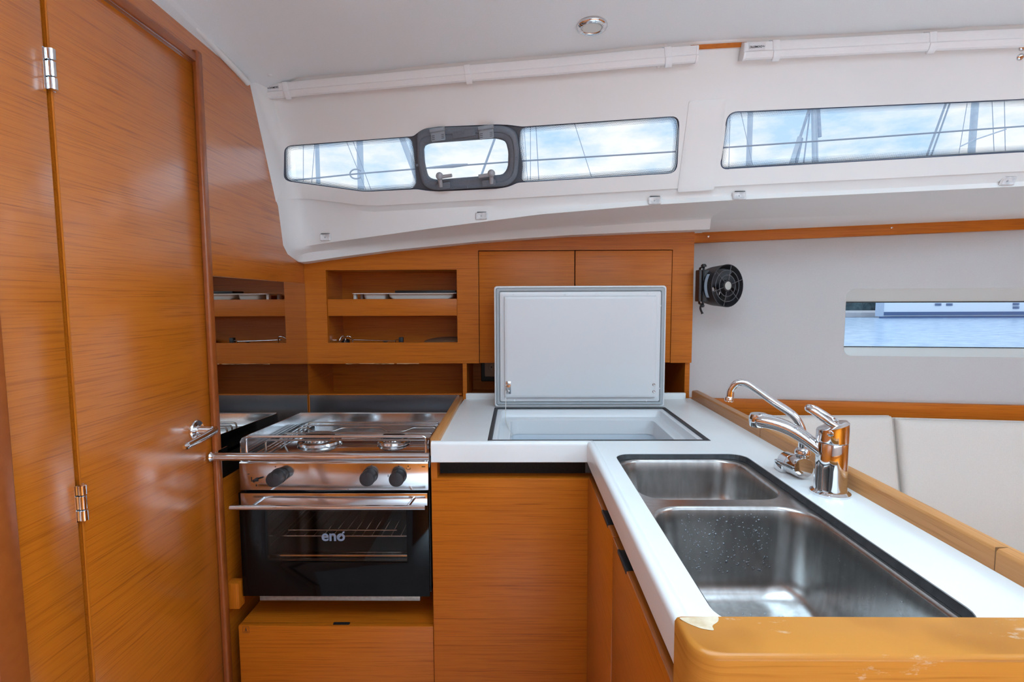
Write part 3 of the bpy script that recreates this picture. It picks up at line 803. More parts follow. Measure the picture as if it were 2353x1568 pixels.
# front lip: section swept along the L
def lip_sec(nx, ny, p):
    prof = [(.024, ZT-.002), (.019, ZT+.0035), (.015, ZL-.001), (.009, ZL), (.0035, ZL-.0015), (.0008, ZL-.005), (0, ZL-.010), (0, .8765), (.0015, .875), (.020, .875), (.020, ZT-.004)]
    return [(p[0]+nx*d, p[1]+ny*d, z) for d, z in prof]
lp = MB()
lp.loft([lip_sec(0, 1, (-.218, YF)), lip_sec(0, 1, (XI-.008, YF)), lip_sec(1, 1, (XI, YF)) if False else lip_sec(.0, 1, (XI-.004, YF)), [(XI+(d[0]), YF+d[0], d[1]) for d in [(.024, ZT-.002), (.019, ZT+.0035), (.015, ZL-.001), (.009, ZL), (.0035, ZL-.0015), (.0008, ZL-.005), (0, ZL-.010), (0, .8765), (.0015, .875), (.020, .875), (.020, ZT-.004)]], lip_sec(1, 0, (XI, YF-.004)), lip_sec(1, 0, (XI, .90)), lip_sec(1, 0, (XI, .527))], closed=True, caps=True)
lp.build('front_lip', COUNTER, top, smooth=40)
MB().box(-.190, IB[0]+.05, 1.848, 1.864, ZT-.002, .9415, .002).build('upstand', COUNTER, top, smooth=40)
MB().box(.47, .609, 1.848, 1.864, ZT-.002, .9415, .002).build('upstand', COUNTER, top, smooth=40)
MB().box(IB[0]+.05, .47, 1.848, 1.864, ZT-.002, .9415, .002).build('upstand', COUNTER, top, smooth=40)
lf = MB(); lf.prism([(-.223, YF+.02, .885), (-.200, YF+.02, .885), (-.200, YF+.02, .929), (-.205, YF+.02, .932), (-.223, YF+.02, .932)], (0, 1.848-YF-.02, 0)); lf.build('side_fiddle', TWY, top, bevel=.0015, smooth=40)
rl = MB(); rl.prism([(XT, .48, .885), (XT, .48, .947), (XT+.003, .48, .951), (XT+.020, .48, .953), (XT+.025, .48, .949), (XT+.025, .48, .885)], (0, 1.848-.48, 0))
ro = rl.build('teak_rail', TWY, top, bevel=.001, smooth=40)
for yj in (1.32, .66):
    MB().box(XT-.0004, XT+.020, yj, yj+.0012, .921, .9525).build('rail_joint', mat('joint_filler', (.20, .09, .03), .7), ro)
# teak end bar in the foreground, on its end panel
eb = thing('teak_end_bar', 'worn teak grab bar with a rounded corner across the sink end of the worktop', 'bar', (.45, .49, .80))
bp_ = round_poly([(.166, .523), (.166, .4600), (.662, .4600), (.662, .523)], [0, .085, 0, 0], 10)
zt = .945
bars = [(0, .80), (0, zt-.006), (.0022, zt-.0018), (.006, zt)]
mb = MB(); secs = []
cen = np.array([.5, .5])
for (ins, z) in bars:
    secs.append([(p[0]+(ins if p[0] < .3 else 0), min(p[1]+ins, .523) if p[1] < .5 else p[1]-(ins*.3), z) for p in bp_])
mb.loft(secs, closed=True, caps=True)
mb.build('bar', TW, eb, smooth=40)
MB().box(.19, .655, .475, .515, .05, .80).build('end_panel', TX, eb)
# peeled corner of the varnish
pe = MB(); pl = round_poly([(.168, .519), (.212, .5215), (.208, .512), (.198, .505), (.199, .497), (.186, .5005), (.174, .510)], .004, 3)
pe.panel(pl, [], lambda u, v: (u, v, zt+.0004)); pe.build('bare_patch', noisy('bare_varnish_patch', (.55, .40, .24), (.72, .60, .45), 60, .6), eb)

# ------------------------------------------------------------------ base cabinets
bc = thing('corner_cabinet', 'teak base cabinet with a plain front between stove and sink run', 'cabinet', (-.02, 1.28, .0))
MB().box(-.2215, XI+.022, 1.272, 1.292, .05, .8285, .0015).build('front_panel', TX, bc, smooth=40)
MB().box(-.2215, -.206, 1.2725, 1.84, .8285, .8755).build('post', TZ, bc)
MB().box(-.2215, -.2055, 1.293, 1.84, .05, .8285).build('side_panel', TY, bc)
MB().box(-.206, XI+.004, 1.318, 1.33, .826, .876).build('recess_shade_sheet', GAPSHADE, bc)  # shade of the deep gap under the counter, painted as a dark sheet
MB().box(-.206, XI+.02, 1.292, 1.32, .818, .8265).build('recess_ledge', TX, bc)
sc = thing('sink_cabinet', 'teak sink cabinet with two doors and black recessed pulls', 'cabinet', (.4, .9, .0))
XD = .177
for (y0, y1, k) in ((.9355, 1.270, 0), (.532, .9330, 1)):
    d = MB(); d.box(XD, XD+.018, y0, y1, .06, .836, .0015); do = d.build('door', TY, sc, smooth=40)
    yh = .985 if k == 0 else .812
    MB().box(XD+.001, XD+.0205, yh-.0, yh+.070, .822, .8372, .0015).build('pull_recess', BLACK, do, smooth=40)
    MB().box(XD-.0012, XD+.004, yh-.001, yh+.071, .8305, .8378, .0008).build('pull_lip', SOFTBLACK, do, smooth=40)
MB().box(XD+.02, XD+.05, .53, 1.29, .05, .874).build('carcass', GAPSHADE, sc)
MB().box(XD+.025, XT-.01, .53, .55, .05, .70).build('end_board', TX, sc)
MB().box(XT, XT+.02, .52, 1.86, .0, .886).build('saloon_side', TY, sc)

# ------------------------------------------------------------------ icebox with open lid
ib = thing('icebox', 'white top-loading icebox sunk in the worktop, its lid standing open', 'icebox', (.2, 1.5, .5))
def rect_ring(ins, z, r=.0): return [(p[0], p[1], z) for p in rrect(IB[0]+ins, IB[1]+ins, IB[2]-ins, IB[3]-ins, max(r, .0005), 4)]
g = MB(); g.loft([rect_ring(.0008, .9205), rect_ring(.0105, .9205), rect_ring(.0115, .908), rect_ring(.0008, .905), rect_ring(.0008, .9205)], closed=True); g.build('seal', RUBBER, ib)
tb_ = MB()
secs = [rect_ring(.0118, .9165, .004), rect_ring(.020, .9165, .01), rect_ring(.0235, .9145, .012), rect_ring(.0250, .897, .014), rect_ring(.028, .893, .016), rect_ring(.052, .892, .02), rect_ring(.056, .889, .022), rect_ring(.060, .845, .024)]
tb_.loft(secs, closed=True); tb_.build('rim', BOXW, ib, smooth=35)
tu = MB(); tu.loft([rect_ring(.058, .8462, .024), rect_ring(.060, .83, .024), rect_ring(.068, .56, .04), rect_ring(.085, .545, .05)], closed=True); 
k = len(tu.v); tu.f.append(tuple(range(k-20, k))); tu.build('tub', BOXB, ib, smooth=35)
LY = 1.703
lx0, lx1, lz0, lz1 = -.0785, .4905, .9215, 1.3265
def lring(ins, y, r): return [(p[0], y, p[1]) for p in rrect(lx0+ins, lz0+ins, lx1-ins, lz1-ins, r, 4)]
l = MB(); l.loft([lring(.0, LY+.045, .01), lring(-.0, LY+.004, .01), lring(.0015, LY+.0008, .009), lring(.005, LY, .008), lring(.0065, LY+.003, .008), lring(.02, LY+.003, .006), lring(.03, LY+.003, .006)], closed=True, caps=True); ld = l.build('lid', BOXW, ib, smooth=40); ld['label'] = 'white lid standing open against the wall cabinet'
sl = MB(); sl.loft([lring(.0068, LY+.003, .007), lring(.0085, LY-.003, .006), lring(.0125, LY-.004, .005), lring(.0165, LY-.003, .004), lring(.0185, LY+.003, .004)], closed=True); sl.build('seal', GASK, ld, smooth=50)
ip = MB(); ip.loft([lring(.0188, LY+.003, .006), lring(.0195, LY-.004, .006), lring(.0215, LY-.0055, .006), lring(.033, LY-.0055, .004), lring(.0355, LY-.0145, .004), lring(.0375, LY-.016, .004), lring(.0450, LY-.016, .004)], closed=True)
k = len(ip.v); ip.f.append(tuple(range(k-20, k))); ip.build('inner_panel', BOXW, ld, smooth=35)
for (x, y) in ((1180, 678), (1298, 678), (1369, 677), (1488, 676), (1152, 705), (1517, 703), (1153, 893), (1514, 893), (1182, 921), (1333, 921), (1485, 921)):
    p = PY(x, y, LY-.0055); MB().lathe([(.0036, 0), (.0036, .0004), (.0028, .0009), (.001, .0003)], (p[0], LY-.0055, p[2]), (0, -1, 0), 12).build('dimple', BOXW, ld, smooth=30)
for (x, y) in ((1502, 884), (1502, 900)):
    p = PY(x, y, LY-.016); MB().lathe([(.0048, 0), (.0046, .0016), (.003, .0028), (.0008, .002)], (p[0], LY-.016, p[2]), (0, -1, 0), 14).build('screw', STEEL, ld, smooth=35)
p = PY(1168, 891, LY-.016)
br = MB().box(p[0]-.0085, p[0]+.0085, LY-.018, LY-.016, p[2]-.021, p[2]+.021, .0008).build('stay_bracket', STEEL, ld, smooth=40)
MB().box(p[0]-.0085, p[0]-.0065, LY-.028, LY-.017, p[2]-.012, p[2]+.010, .0006).build('bracket_lug', STEEL, ld)
for dz in (-.013, .013):
    MB().lathe([(.0042, 0), (.004, .0014), (.002, .0022)], (p[0]+.001, LY-.018, p[2]+dz), (0, -1, 0), 12).build('screw', STEEL, ld, smooth=40)
c0, c1 = (p[0]-.0075, LY-.024, p[2]-.006), (IB[0]+.060, 1.47, .885)
cc = MB(); cc.tube([c0, (c0[0], 1.60, .902), c1], .0014, 6); cc.build('stay_cord', mat('cord_white', (.62, .60, .57), .8), ld, smooth=60)

# ------------------------------------------------------------------ sink
sk = thing('double_sink', 'brushed steel double sink with a small rear and a large front bowl', 'sink', (.37, .85, .74))
ZF = .9075
B1 = (.232, .935, .507, 1.178); B2 = (.232, .520, .515, .905)
R1 = [.045]*4; R2 = [.05]*4
fo = rrect(SK[0]-.008, .500, SK[2]+.008, SK[3]+.008, .03, 6)
b1, b2 = rrect(*B1, .05, 8), rrect(*B2, .055, 8)
fm = MB(); fm.panel(fo, [b1, b2], lambda u, v: (u, v, ZF)); fm.build('flange', BRUSH, sk)
def bowl(B, r, depth, name):
    def rg(ins, z, rr): return [(p[0], p[1], z) for p in rrect(B[0]+ins, B[1]+ins, B[2]-ins, B[3]-ins, rr, 8)]
    mb = MB()
    prof = [(0, 0, r), (.0012, -.0006, r), (.003, -.0025, r), (.0042, -.006, r), (.006, -.03, r), (.010, -depth+.045, r), (.0125, -depth+.030, r), (.018, -depth+.016, r), (.027, -depth+.006, r+.005), (.040, -depth+.001, r), (.052, -depth, r)]
    mb.loft([rg(i, ZF+z, q) for i, z, q in prof], closed=True); k = len(mb.v); n = len(rg(0, 0, r))
    mb.f.append(tuple(range(k-n, k))); return mb.build(name, BRUSH, sk, smooth=50)
bowl(B1, .05, .115, 'small_bowl'); bo = bowl(B2, .055, .165, 'large_bowl')
gs = MB()
n = len(skl); gs.add([(p[0], p[1], ZT-.0115) for p in skl]+[(p[0], p[1], ZF-.001) for p in skl]+[(p[0], p[1], ZT-.0008) for p in skl], [(k, (k+1) % n, n+(k+1) % n, n+k) for k in range(n)])
skl2 = rrect(SK[0]+.0008, SK[1]+.0008, SK[2]-.0008, SK[3]-.0008, .0345, 6)
skl3 = rrect(SK[0]+.0035, SK[1]+.0035, SK[2]-.0045, SK[3]-.0035, .033, 6)
gs.loft([[(p[0], p[1], ZT-.0012) for p in skl2], [(p[0], p[1], ZF+.0006) for p in skl3]], closed=True)
gs.build('black_edge', RUBBER, sk)
# water drops on the large bowl
wd = MB(); rnd = random.Random(3)
def blob(c, nrm, r, ell=1.0):
    nrm = Vector(nrm).normalized(); a = nrm.orthogonal().normalized(); b = nrm.cross(a); c = Vector(c)
    if abs(b.z) > abs(a.z): a, b = b, a
    vs = []; N = 7
    for (k, h) in ((1.0, 0), (.78, .32), (.4, .5)):
        for i in range(N):
            t = 2*math.pi*i/N; vs.append(c+(a*math.cos(t)*ell+b*math.sin(t))*(r*k)+nrm*(r*h))
    vs.append(c+nrm*(r*.55))
    fs = [(j*N+i, j*N+(i+1) % N, (j+1)*N+(i+1) % N, (j+1)*N+i) for j in range(2) for i in range(N)]+[(2*N+i, 2*N+(i+1) % N, 3*N) for i in range(N)]
    wd.add(vs, fs)
for i in range(300):
    z = ZF-.012-rnd.random()**.8*.108
    d = .006+(.004)*((ZF-z)/.12)
    blob((rnd.uniform(B2[0]+.06, B2[2]-.06), B2[3]-d-.0002, z), (0, -1, .08), rnd.uniform(.0008, .0017)*(1.5 if rnd.random() < .12 else 1), rnd.uniform(1, 1.6))
for i in range(90):
    z = ZF-.02-rnd.random()*.10
    d = .006+(.004)*((ZF-z)/.12)
    blob((B2[2]-d-.0002, rnd.uniform(B2[1]+.12, B2[3]-.06), z), (-1, 0, .08), rnd.uniform(.0008, .0015), rnd.uniform(1, 1.6))
for i in range(40):
    blob((rnd.uniform(.29, .46), rnd.uniform(.74, .86), ZF-.1645), (0, 0, 1), rnd.uniform(.0009, .0022), rnd.uniform(1, 2.2))
o = wd.build('water_drops', DROP, smooth=60, kind='stuff'); o['label'] = 'scattered water drops clinging to the walls of the large sink bowl'; o['category'] = 'water'

# ------------------------------------------------------------------ stove
SX0, SX1, SY, SYB = -.7275, -.2335, 1.300, 1.685
st = thing('gimballed_stove', 'steel two-burner boat stove with black glass oven door and three knobs', 'stove', (-.48, 1.48, .49))
MB().box(SX0, SX1, SY+.020, SYB-.005, .50, .517).build('bottom_plate', STEEL, st)
MB().box(SX0+.038, SX1-.028, SY+.002, SY+.02, .484, .4975, .001).build('bottom_strip', noisy('galvanised_strip', (.30, .29, .27), (.38, .37, .35), 120, .45, metal=.7), st, smooth=40)
for x in (SX0, SX1-.006):
    MB().box(x, x+.006, SY+.018, SYB, .50, .872).build('side_panel', OVENIN, st)
MB().box(SX0, SX1, SYB-.006, SYB, .50, .80).build('back_panel', OVENIN, st)
# control panel with folded top edge
cp = MB(); cp.prism([(SX0, SY, .787), (SX0, SY, .8585), (SX0, SY+.003, .8625), (SX0, SY+.018, .8660), (SX0, SY+.018, .787)], (SX1-SX0, 0, 0))
cpo = cp.build('control_panel', STEEL, st, bevel=.0012, smooth=40)
for (x, y) in ((641, 1094), (851, 1092), (917, 1093)):
    p = PY(x, y, SY)
    kn = MB(); kn.lathe([(.0205, 0), (.0205, .004), (.0185, .006), (.0180, .010), (.0195, .012), (.0195, .030), (.0185, .0335), (.0150, .035)], (p[0], SY, p[2]), (0, -1, 0), 28)
    ko = kn.build('knob', SOFTBLACK, st, smooth=35)
    MB().box(p[0]-.0012, p[0]+.0012, SY-.0362, SY-.020, p[2]+.006, p[2]+.0215, .0006).build('pointer_ridge', BLACK, ko)
p = PY(586, 1104, SY)
ig = MB(); ig.lathe([(.004, 0), (.004, .006), (.0015, .008)], (p[0], SY, p[2]), (0, -1, 0), 12); ig.tube([(p[0], SY-.006, p[2]), (p[0]+.013, SY-.010, p[2]+.003)], .0025, 8)
ig.build('igniter', SOFTBLACK, st, smooth=40)
def mark(x, y, w, h):                                  # printed marks on the panel
    q = PY(x, y, SY); MB().box(q[0]-w/2, q[0]+w/2, SY-.0005, SY+.0002, q[2]-h/2, q[2]+h/2).build('printed_mark', INK, cpo)
for a in ((633, 1073, .0024, .0024), (938, 1072, .0024, .0024), (578, 1102, .0022, .012), (589, 1116, .0022, .005), (571, 1090, .005, .0014), (892, 1094, .0016, .006), (800, 1125, .0015, .0015), (973, 1073, .009, .0018)): mark(*a)
q = PY(938, 1077, SY); mk = MB(); mk.tube([(q[0]+.0055*math.cos(t), SY-.0003, q[2]+.003*math.sin(t)) for t in np.linspace(2.6, 6.8, 12)], .0006, 5)
mk.build('printed_mark', INK, cpo)
# hob
MB().box(SX0+.004, SX1-.004, SY+.012, SYB-.004, .856, .8655, .003).build('hob_plate', STEEL, st, smooth=40)
hp = MB(); hp.loft([[(x, SYB-.012, .865), (x, SYB-.010, .906), (x, SYB-.006, .909), (x, SYB-.003, .906), (x, SYB-.003, .865)] for x in (SX0+.002, SX1-.002)], closed=True, caps=True); hp.build('hob_back_guard', STEEL, st, smooth=40)
hs = MB(); hs.prism([(SX0, SY+.008, .862), (SX0, SYB-.004, .862), (SX0, SYB-.004, .907), (SX0, SY+.06, .921), (SX0, SY+.020, .921), (SX0, SY+.010, .914)], (.0025, 0, 0)); hs.build('hob_side_guard', STEEL, st)
hs = MB(); hs.prism([(SX1-.0025, SY+.008, .862), (SX1-.0025, SYB-.004, .862), (SX1-.0025, SYB-.004, .907), (SX1-.0025, SY+.06, .915), (SX1-.0025, SY+.020, .915), (SX1-.0025, SY+.010, .908)], (.0025, 0, 0)); hs.build('hob_side_guard', STEEL, st)
for dx in (.016, .030, .044):
    MB().box(SX0+dx, SX0+dx+.006, SY+.02, SYB-.015, .8655, .8705, .0015).build('drip_rib', STEEL, st, smooth=40)
for (bxp, byp, r) in ((-.578, 1.462, .060), (-.361, 1.462, .045)):
    b = MB(); b.lathe([(r*.99, 0), (r*1.04, .004), (r, .010), (r*.86, .0125), (r*.84, .010)], (bxp, byp, .866), (0, 0, 1), 36); bo_ = b.build('burner', STEEL, st, smooth=40)
    b = MB(); b.lathe([(r*.78, .004), (r*.80, .014), (r*.74, .019), (r*.70, .0195)], (bxp, byp, .866), (0, 0, 1), 36); b.build('burner_head', STEEL, bo_, smooth=40)
    b = MB(); b.lathe([(r*.66, .018), (r*.72, .0205), (r*.72, .0245), (r*.62, .0275), (.004, .0285)], (bxp, byp, .866), (0, 0, 1), 36); b.build('burner_cap', SOFTBLACK, bo_, smooth=40)
    b = MB()
    for k in range(28):
        t = 2*math.pi*k/28; b.box(bxp+r*.785*math.cos(t)-.0012, bxp+r*.785*math.cos(t)+.0012, byp+r*.785*math.sin(t)-.0012, byp+r*.785*math.sin(t)+.0012, .8795, .8835)
    b.build('flame_ports', BLACK, bo_)
XE = SX1-.012
def rod(path, r, name, m=STEEL): 
    mb = MB(); mb.tube(round3(path, .010), r, 8); return mb.build(name, m, st, smooth=60)
def round3(path, rad, n=4):
    P = [np.array(p, float) for p in path]; out = [P[0]]
    for i in range(1, len(P)-1):
        a, b = P[i-1]-P[i], P[i+1]-P[i]; la, lb = np.linalg.norm(a), np.linalg.norm(b); k = min(rad, la*.45, lb*.45)
        s_, e_ = P[i]+a/la*k, P[i]+b/lb*k
        for j in range(n+1):
            t = j/n; out.append((1-t)**2*s_+2*t*(1-t)*P[i]+t*t*e_)
    out.append(P[-1]); return out
yr = SY+.018
rod([(SX0+.012, yr, .866), (SX0+.012, yr, .925), (XE+.004, yr, .925), (XE+.004, yr, .866)], .0040, 'front_rail')
for (y, x0, dip, z) in ((1.372, SX0+.036, 0, .9005), (1.445, SX0+.055, 0, .9005), (1.505, SX0+.070, .013, .9015), (1.535, SX0+.072, 0, .9015), (1.565, SX0+.075, 0, .9025)):
    path = [(x0, y, .868), (x0, y, z)]
    if dip:
        for cx_, w in ((-.578, .035), (-.361, .030)):
            path += [(cx_-w-.018, y, z), (cx_-w+.006, y-.02, z-dip+.006), (cx_+w-.006, y-.02, z-dip+.006), (cx_+w+.020, y, z)]
    path += [(XE, y, z), (XE, y, .868)]
    rod(path, .0028, 'pan_support_wire', noisy('heat_tinted_wire', (.42, .36, .30), (.30, .30, .33), 30, .22, metal=1.0, stretch=(1, 4, 4)))
# oven door
dr = MB(); X0, X1, Z0, Z1 = SX0-.004, SX1-.001, .4985, .7805
OW = (-.663, .592, -.293, .742)
dr.panel([(X0, Z0), (X1, Z0), (X1, Z1), (X0, Z1)], [[(OW[0], OW[1]), (OW[2], OW[1]), (OW[2], OW[3]), (OW[0], OW[3])]], lambda u, v: (u, SY-.002, v), off=(0, .016, 0))
do = dr.build('oven_door', GLOSSBLK, st, bevel=.0008, smooth=40)
MB().box(OW[0]-.004, OW[2]+.004, SY+.0005, SY+.003, OW[1]-.004, OW[3]+.004).build('oven_window', OVENGL, do)
MB().box(SX0+.003, SX1-.003, SY-.0052, SY-.0022, .7475, .7805, .0008).build('door_strip', STEEL, do, smooth=40)
hb = MB(); hb.tube([(SX0+.0, 1.252, .7605), (SX1-.001, 1.252, .7605)], .0062, 16)
ho = hb.build('oven_handle', STEEL, do, smooth=40)
for x in (SX0+.055, SX1-.045):
    MB().tube([(x+.008, SY-.004, .7680), (x, 1.254, .7625)], .0042, 10).build('handle_arm', STEEL, ho, smooth=40)
lg = PY(766, 1234, SY-.002)
text_mesh('logo_print', 'eno', .041, (lg[0], SY-.0028, lg[2]+.002), (1, 0, 0), (0, 0, 1), LOGO, do, bold=.0009)
la = MB(); la.tube([(lg[0]+.014, SY-.0028, lg[2]-.003), (lg[0]+.027, SY-.0028, lg[2]+.0125)], .0016, 6); la.add([(lg[0]+.0235, SY-.0028, lg[2]+.013), (lg[0]+.030, SY-.0028, lg[2]+.016), (lg[0]+.0292, SY-.0028, lg[2]+.009)], [(0, 1, 2)]); la.build('logo_arrow', LOGO, do)
ov = MB()                                              # oven chamber
a, b, c, d_, e, f = OW[0]-.02, OW[2]+.02, SY+.02, 1.64, .585, .752
ov.add([(x, y, z) for z in (e, f) for y in (c, d_) for x in (a, b)], [(0, 1, 3, 2), (4, 6, 7, 5), (2, 3, 7, 6), (0, 2, 6, 4), (1, 5, 7, 3)])
ov.build('oven_chamber', OVENIN, st)
MB().box(OW[0]-.01, OW[2]+.01, SY+.024, SY+.05, .586, .600, .004).build('chamber_lip', STEEL, st, smooth=40)
rk = MB(); zr = .640
rk.tube([(a+.004, 1.35, zr), (b-.004, 1.35, zr)], .0022, 8); rk.tube([(a+.004, 1.61, zr), (b-.004, 1.61, zr)], .0022, 8); rk.tube([(a+.05, 1.36, zr+.012), (b-.06, 1.36, zr+.012)], .002, 8)
for k in range(15):
    x = a+.02+k*(b-a-.04)/14; rk.tube([(x, 1.35, zr+.002), (x, 1.61, zr+.002)], .0014, 6)
rk.build('oven_rack', STEEL, st, smooth=60)
for z in (.615, .645, .675, .70):
    MB().tube([(a+.006, 1.34, z), (a+.006, 1.62, z)], .0022, 6).build('rack_runner', STEEL, st, smooth=60)
ot = MB(); ot.loft([[(p[0], p[1], z) for p in rrect(-.52-i, 1.47-i, -.31+i, 1.60+i, .02, 4)] for (i, z) in ((-.012, .662), (-.004, .666), (0, .698), (.006, .700))], closed=True, caps=True)
o = ot.build('roasting_tin', BRUSH, smooth=40); o['label'] = 'dull steel roasting tin on the rack inside the oven'; o['category'] = 'roasting tin'
gp = MB(); gp.tube(curve([(-.445, 1.40, .50), (-.447, 1.385, .485), (-.45, 1.375, .468)], 5), .0055, 10); gp.build('gas_pipe_stub', SOFTBLACK, st, smooth=50)
# gimbal pivots
for (x, s_) in ((SX0, -1), (SX1, 1)):
    MB().lathe([(.010, 0), (.010, .012), (.007, .014)], (x, 1.48, .845), (s_, 0, 0), 16).build('gimbal_pivot', STEEL, st, smooth=40)
# crash bar in front of the stove
cb = thing('crash_bar', 'polished steel crash bar across the front of the stove', 'bar', (-.49, 1.25, .88))
cz = .8925
t_ = MB(); t_.tube([(XB+.013, 1.249, cz), (-.2215, 1.249, cz)], .0100, 18); t_.build('bar', STEEL, cb, smooth=40)
t_ = MB(); t_.lathe([(.0135, 0), (.0135, .002), (.010, .006), (.0098, .0148)], (XB+.0, 1.249, cz), (1, 0, 0), 18); t_.build('end_fitting', STEEL, cb, smooth=40)
MB().box(XB+.010, XB+.012, 1.25, 1.300, cz-.01, cz+.012).build('end_bracket', STEEL, cb)
# drawer locker below the stove
dl = thing('stove_drawer', 'teak drawer front with a black catch below the stove', 'drawer', (-.48, 1.4, 0))
MB().box(-.7375, -.2235, 1.279, 1.297, .05, .428, .0015).build('front', TX, dl, smooth=40)
MB().box(-.7375, -.2235, 1.297, 1.52, .412, .4275, .001).build('top', TX, dl)
MB().box(-.49, -.4465, 1.285, 1.2945, .4275, .4295, .002).build('catch', BLACK, dl, smooth=40)
q = PY(565, 1448, 1.279); fr_ = MB()
for (x0, x1, z0, z1) in ((-.0085, .0085, .0078, .0085), (-.0085, .0085, -.0085, -.0078), (-.0085, -.0078, -.0085, .0085), (.0078, .0085, -.0085, .0085), (-.0025, .0025, -.003, .002), (-.001, .001, .002, .006), (-.005, .005, -.006, -.0045)):
    fr_.box(q[0]+x0, q[0]+x1, 1.2786, 1.2792, q[2]+z0, q[2]+z1)
fr_.build('burnt_in_symbol', mat('symbol_brown', (.12, .04, .01), .6), dl)
struct(MB().box(XB, -.2215, 1.70, 1.712, .0, .72).build('wall_stove_recess', TX), 'dark teak back board of the stove recess', 'wall')
wb_ = MB().box(XB+.0005, XB+.032, 1.285, 1.315, .470, .540, .002).build('wood_stop_block', TZ, smooth=40)
wb_['label'] = 'small teak stop block on the bulkhead beside the oven door'; wb_['category'] = 'block'

# ------------------------------------------------------------------ mixer tap
FX, FY = .579, .935
mt = thing('mixer_tap', 'chrome single-lever mixer tap with a broad curved spout', 'tap', (FX, FY, ZT))
b = MB(); b.lathe([(.0335, 0), (.0335, .004), (.030, .0065), (.0275, .008), (.0268, .012), (.0262, .050), (.0262, .096), (.0255, .0975)], (FX, FY, ZT), (0, 0, 1), 40); b.build('body', CHROME, mt, smooth=35)
hd = MB(); secs = []
for (z, r, tilt_) in ((.098, .0255, 0), (.0995, .0268, 0), (.120, .0268, .004), (.127, .0262, .008), (.130, .022, .009), (.131, .012, .008)):
    secs.append([(FX+r*math.cos(t), FY+r*math.sin(t), ZT+z+tilt_*(math.cos(t-math.radians(-20)))) for t in np.linspace(0, 2*math.pi, 36, endpoint=False)])
hd.loft(secs, closed=True, caps=True); hdo = hd.build('lever_head', CHROME, mt, smooth=35)
dirs = np.array([-.80, .60]); prp = np.array([.60, .80])
def fp(a, s_, z): return (FX+dirs[0]*a+prp[0]*s_, FY+dirs[1]*a+prp[1]*s_, ZT+z)
lv = MB()
lp_ = [fp(-.018, -.013, .122), fp(.006, -.017, .137), fp(.030, -.014, .152), fp(.041, -.006, .156), fp(.041, .006, .156), fp(.030, .014, .152), fp(.006, .017, .137), fp(-.018, .013, .122)]
lv.tube(curve(lp_, 6), (.0062, .0045), 10)
lv.tube(curve([fp(.0, -.016, .134), fp(-.004, 0, .133), fp(.0, .016, .134)], 4), .0062, 8)
lv.build('lever', CHROME, hdo, smooth=60)
MB().lathe([(.0055, 0), (.005, .002), (.002, .003)], (FX-.017, FY-.0205, ZT+.118), (-.62, -.78, 0), 14).build('temperature_stud', CHROME, hdo, smooth=50)
tipp = PY(1733, 968, 1.02)
rt = np.array([FX-.012, FY+.006, ZT+.076])
tp_ = np.array([tipp[0], 1.02, tipp[2]+.004])
dv = tp_-rt
sp_ = MB(); path = [rt+dv*t+np.array([0, 0, .014*math.sin(math.pi*min(t*1.0, 1))]) for t in np.linspace(0, 1, 14)]
rad = [(.0125+.003*t, .0155+.0055*t) if t < .9 else (.014, .019) for t in np.linspace(0, 1, 14)]
rad[-1] = (.010, .013)
sp_.tube(path, [(r_[0]*.92, r_[1]) for r_ in rad], 18); spo = sp_.build('spout', CHROME, mt, smooth=60)
ol = MB(); ol.lathe([(.015, -.002), (.0175, .004), (.0178, .012), (.0165, .022), (.0155, .0235), (.012, .0225)], tp_+np.array([.006, -.004, .010]), (0.05, 0, -1), 28); ol.build('outlet', CHROME, spo, smooth=40)

# folding fresh-water tap
ft = thing('folding_tap', 'small chrome folding tap with a thin bent spout, behind the mixer tap', 'tap', (.57, 1.04, ZT))
pa, pb = PY(1806, 1060, 1.065), PY(1848, 1077, 1.005)
ax = pb-pa; L_ = np.linalg.norm(ax)
b = MB(); b.lathe([(.0195, 0), (.0205, .001), (.0205, L_*.42), (.0200, L_*.43), (.0200, L_*.46), (.0205, L_*.47), (.0205, L_-.002), (.0195, L_)], pa, ax, 32); b.build('valve_barrel', CHROME, ft, smooth=35)
b = MB(); b.box(pa[0]-.020, pa[0]+.017, pa[1]-.020, pa[1]+.012, ZT, pa[2]+.002, .003); b.build('foot', CHROME, ft, smooth=40)
nk = PY(1844, 1040, 1.022)
b = MB(); b.lathe([(.010, 0), (.0125, .003), (.0128, .010), (.0145, .012), (.0145, .019), (.0115, .024), (.0085, .026), (.0080, .050)], (nk[0], 1.022, pb[2]+.012), (0, 0, 1), 24); b.build('neck', CHROME, ft, smooth=35)
top_z = pb[2]+.060
pts = [(nk[0], 1.022, top_z-.006), (nk[0]-.001, 1.0225, top_z+.008)]
for (x, y, Yv) in ((1826, 958, 1.030), (1775, 922, 1.050), (1728, 889, 1.068), (1706, 880, 1.076), (1690, 884, 1.081), (1680, 898, 1.084), (1677, 914, 1.084)):
    p = PY(x, y, Yv); pts.append((p[0], Yv, p[2]))
tb2 = MB(); tb2.tube(curve(pts, 6), .0078, 14); tso = tb2.build('spout_tube', CHROME, ft, smooth=60)
p = PY(1676, 912, 1.084); b = MB(); b.lathe([(.0082, 0), (.0092, .002), (.0092, .009), (.0075, .0105)], (p[0], 1.084, p[2]), (-.12, 0, -1), 20); b.build('aerator', CHROME, tso, smooth=40)

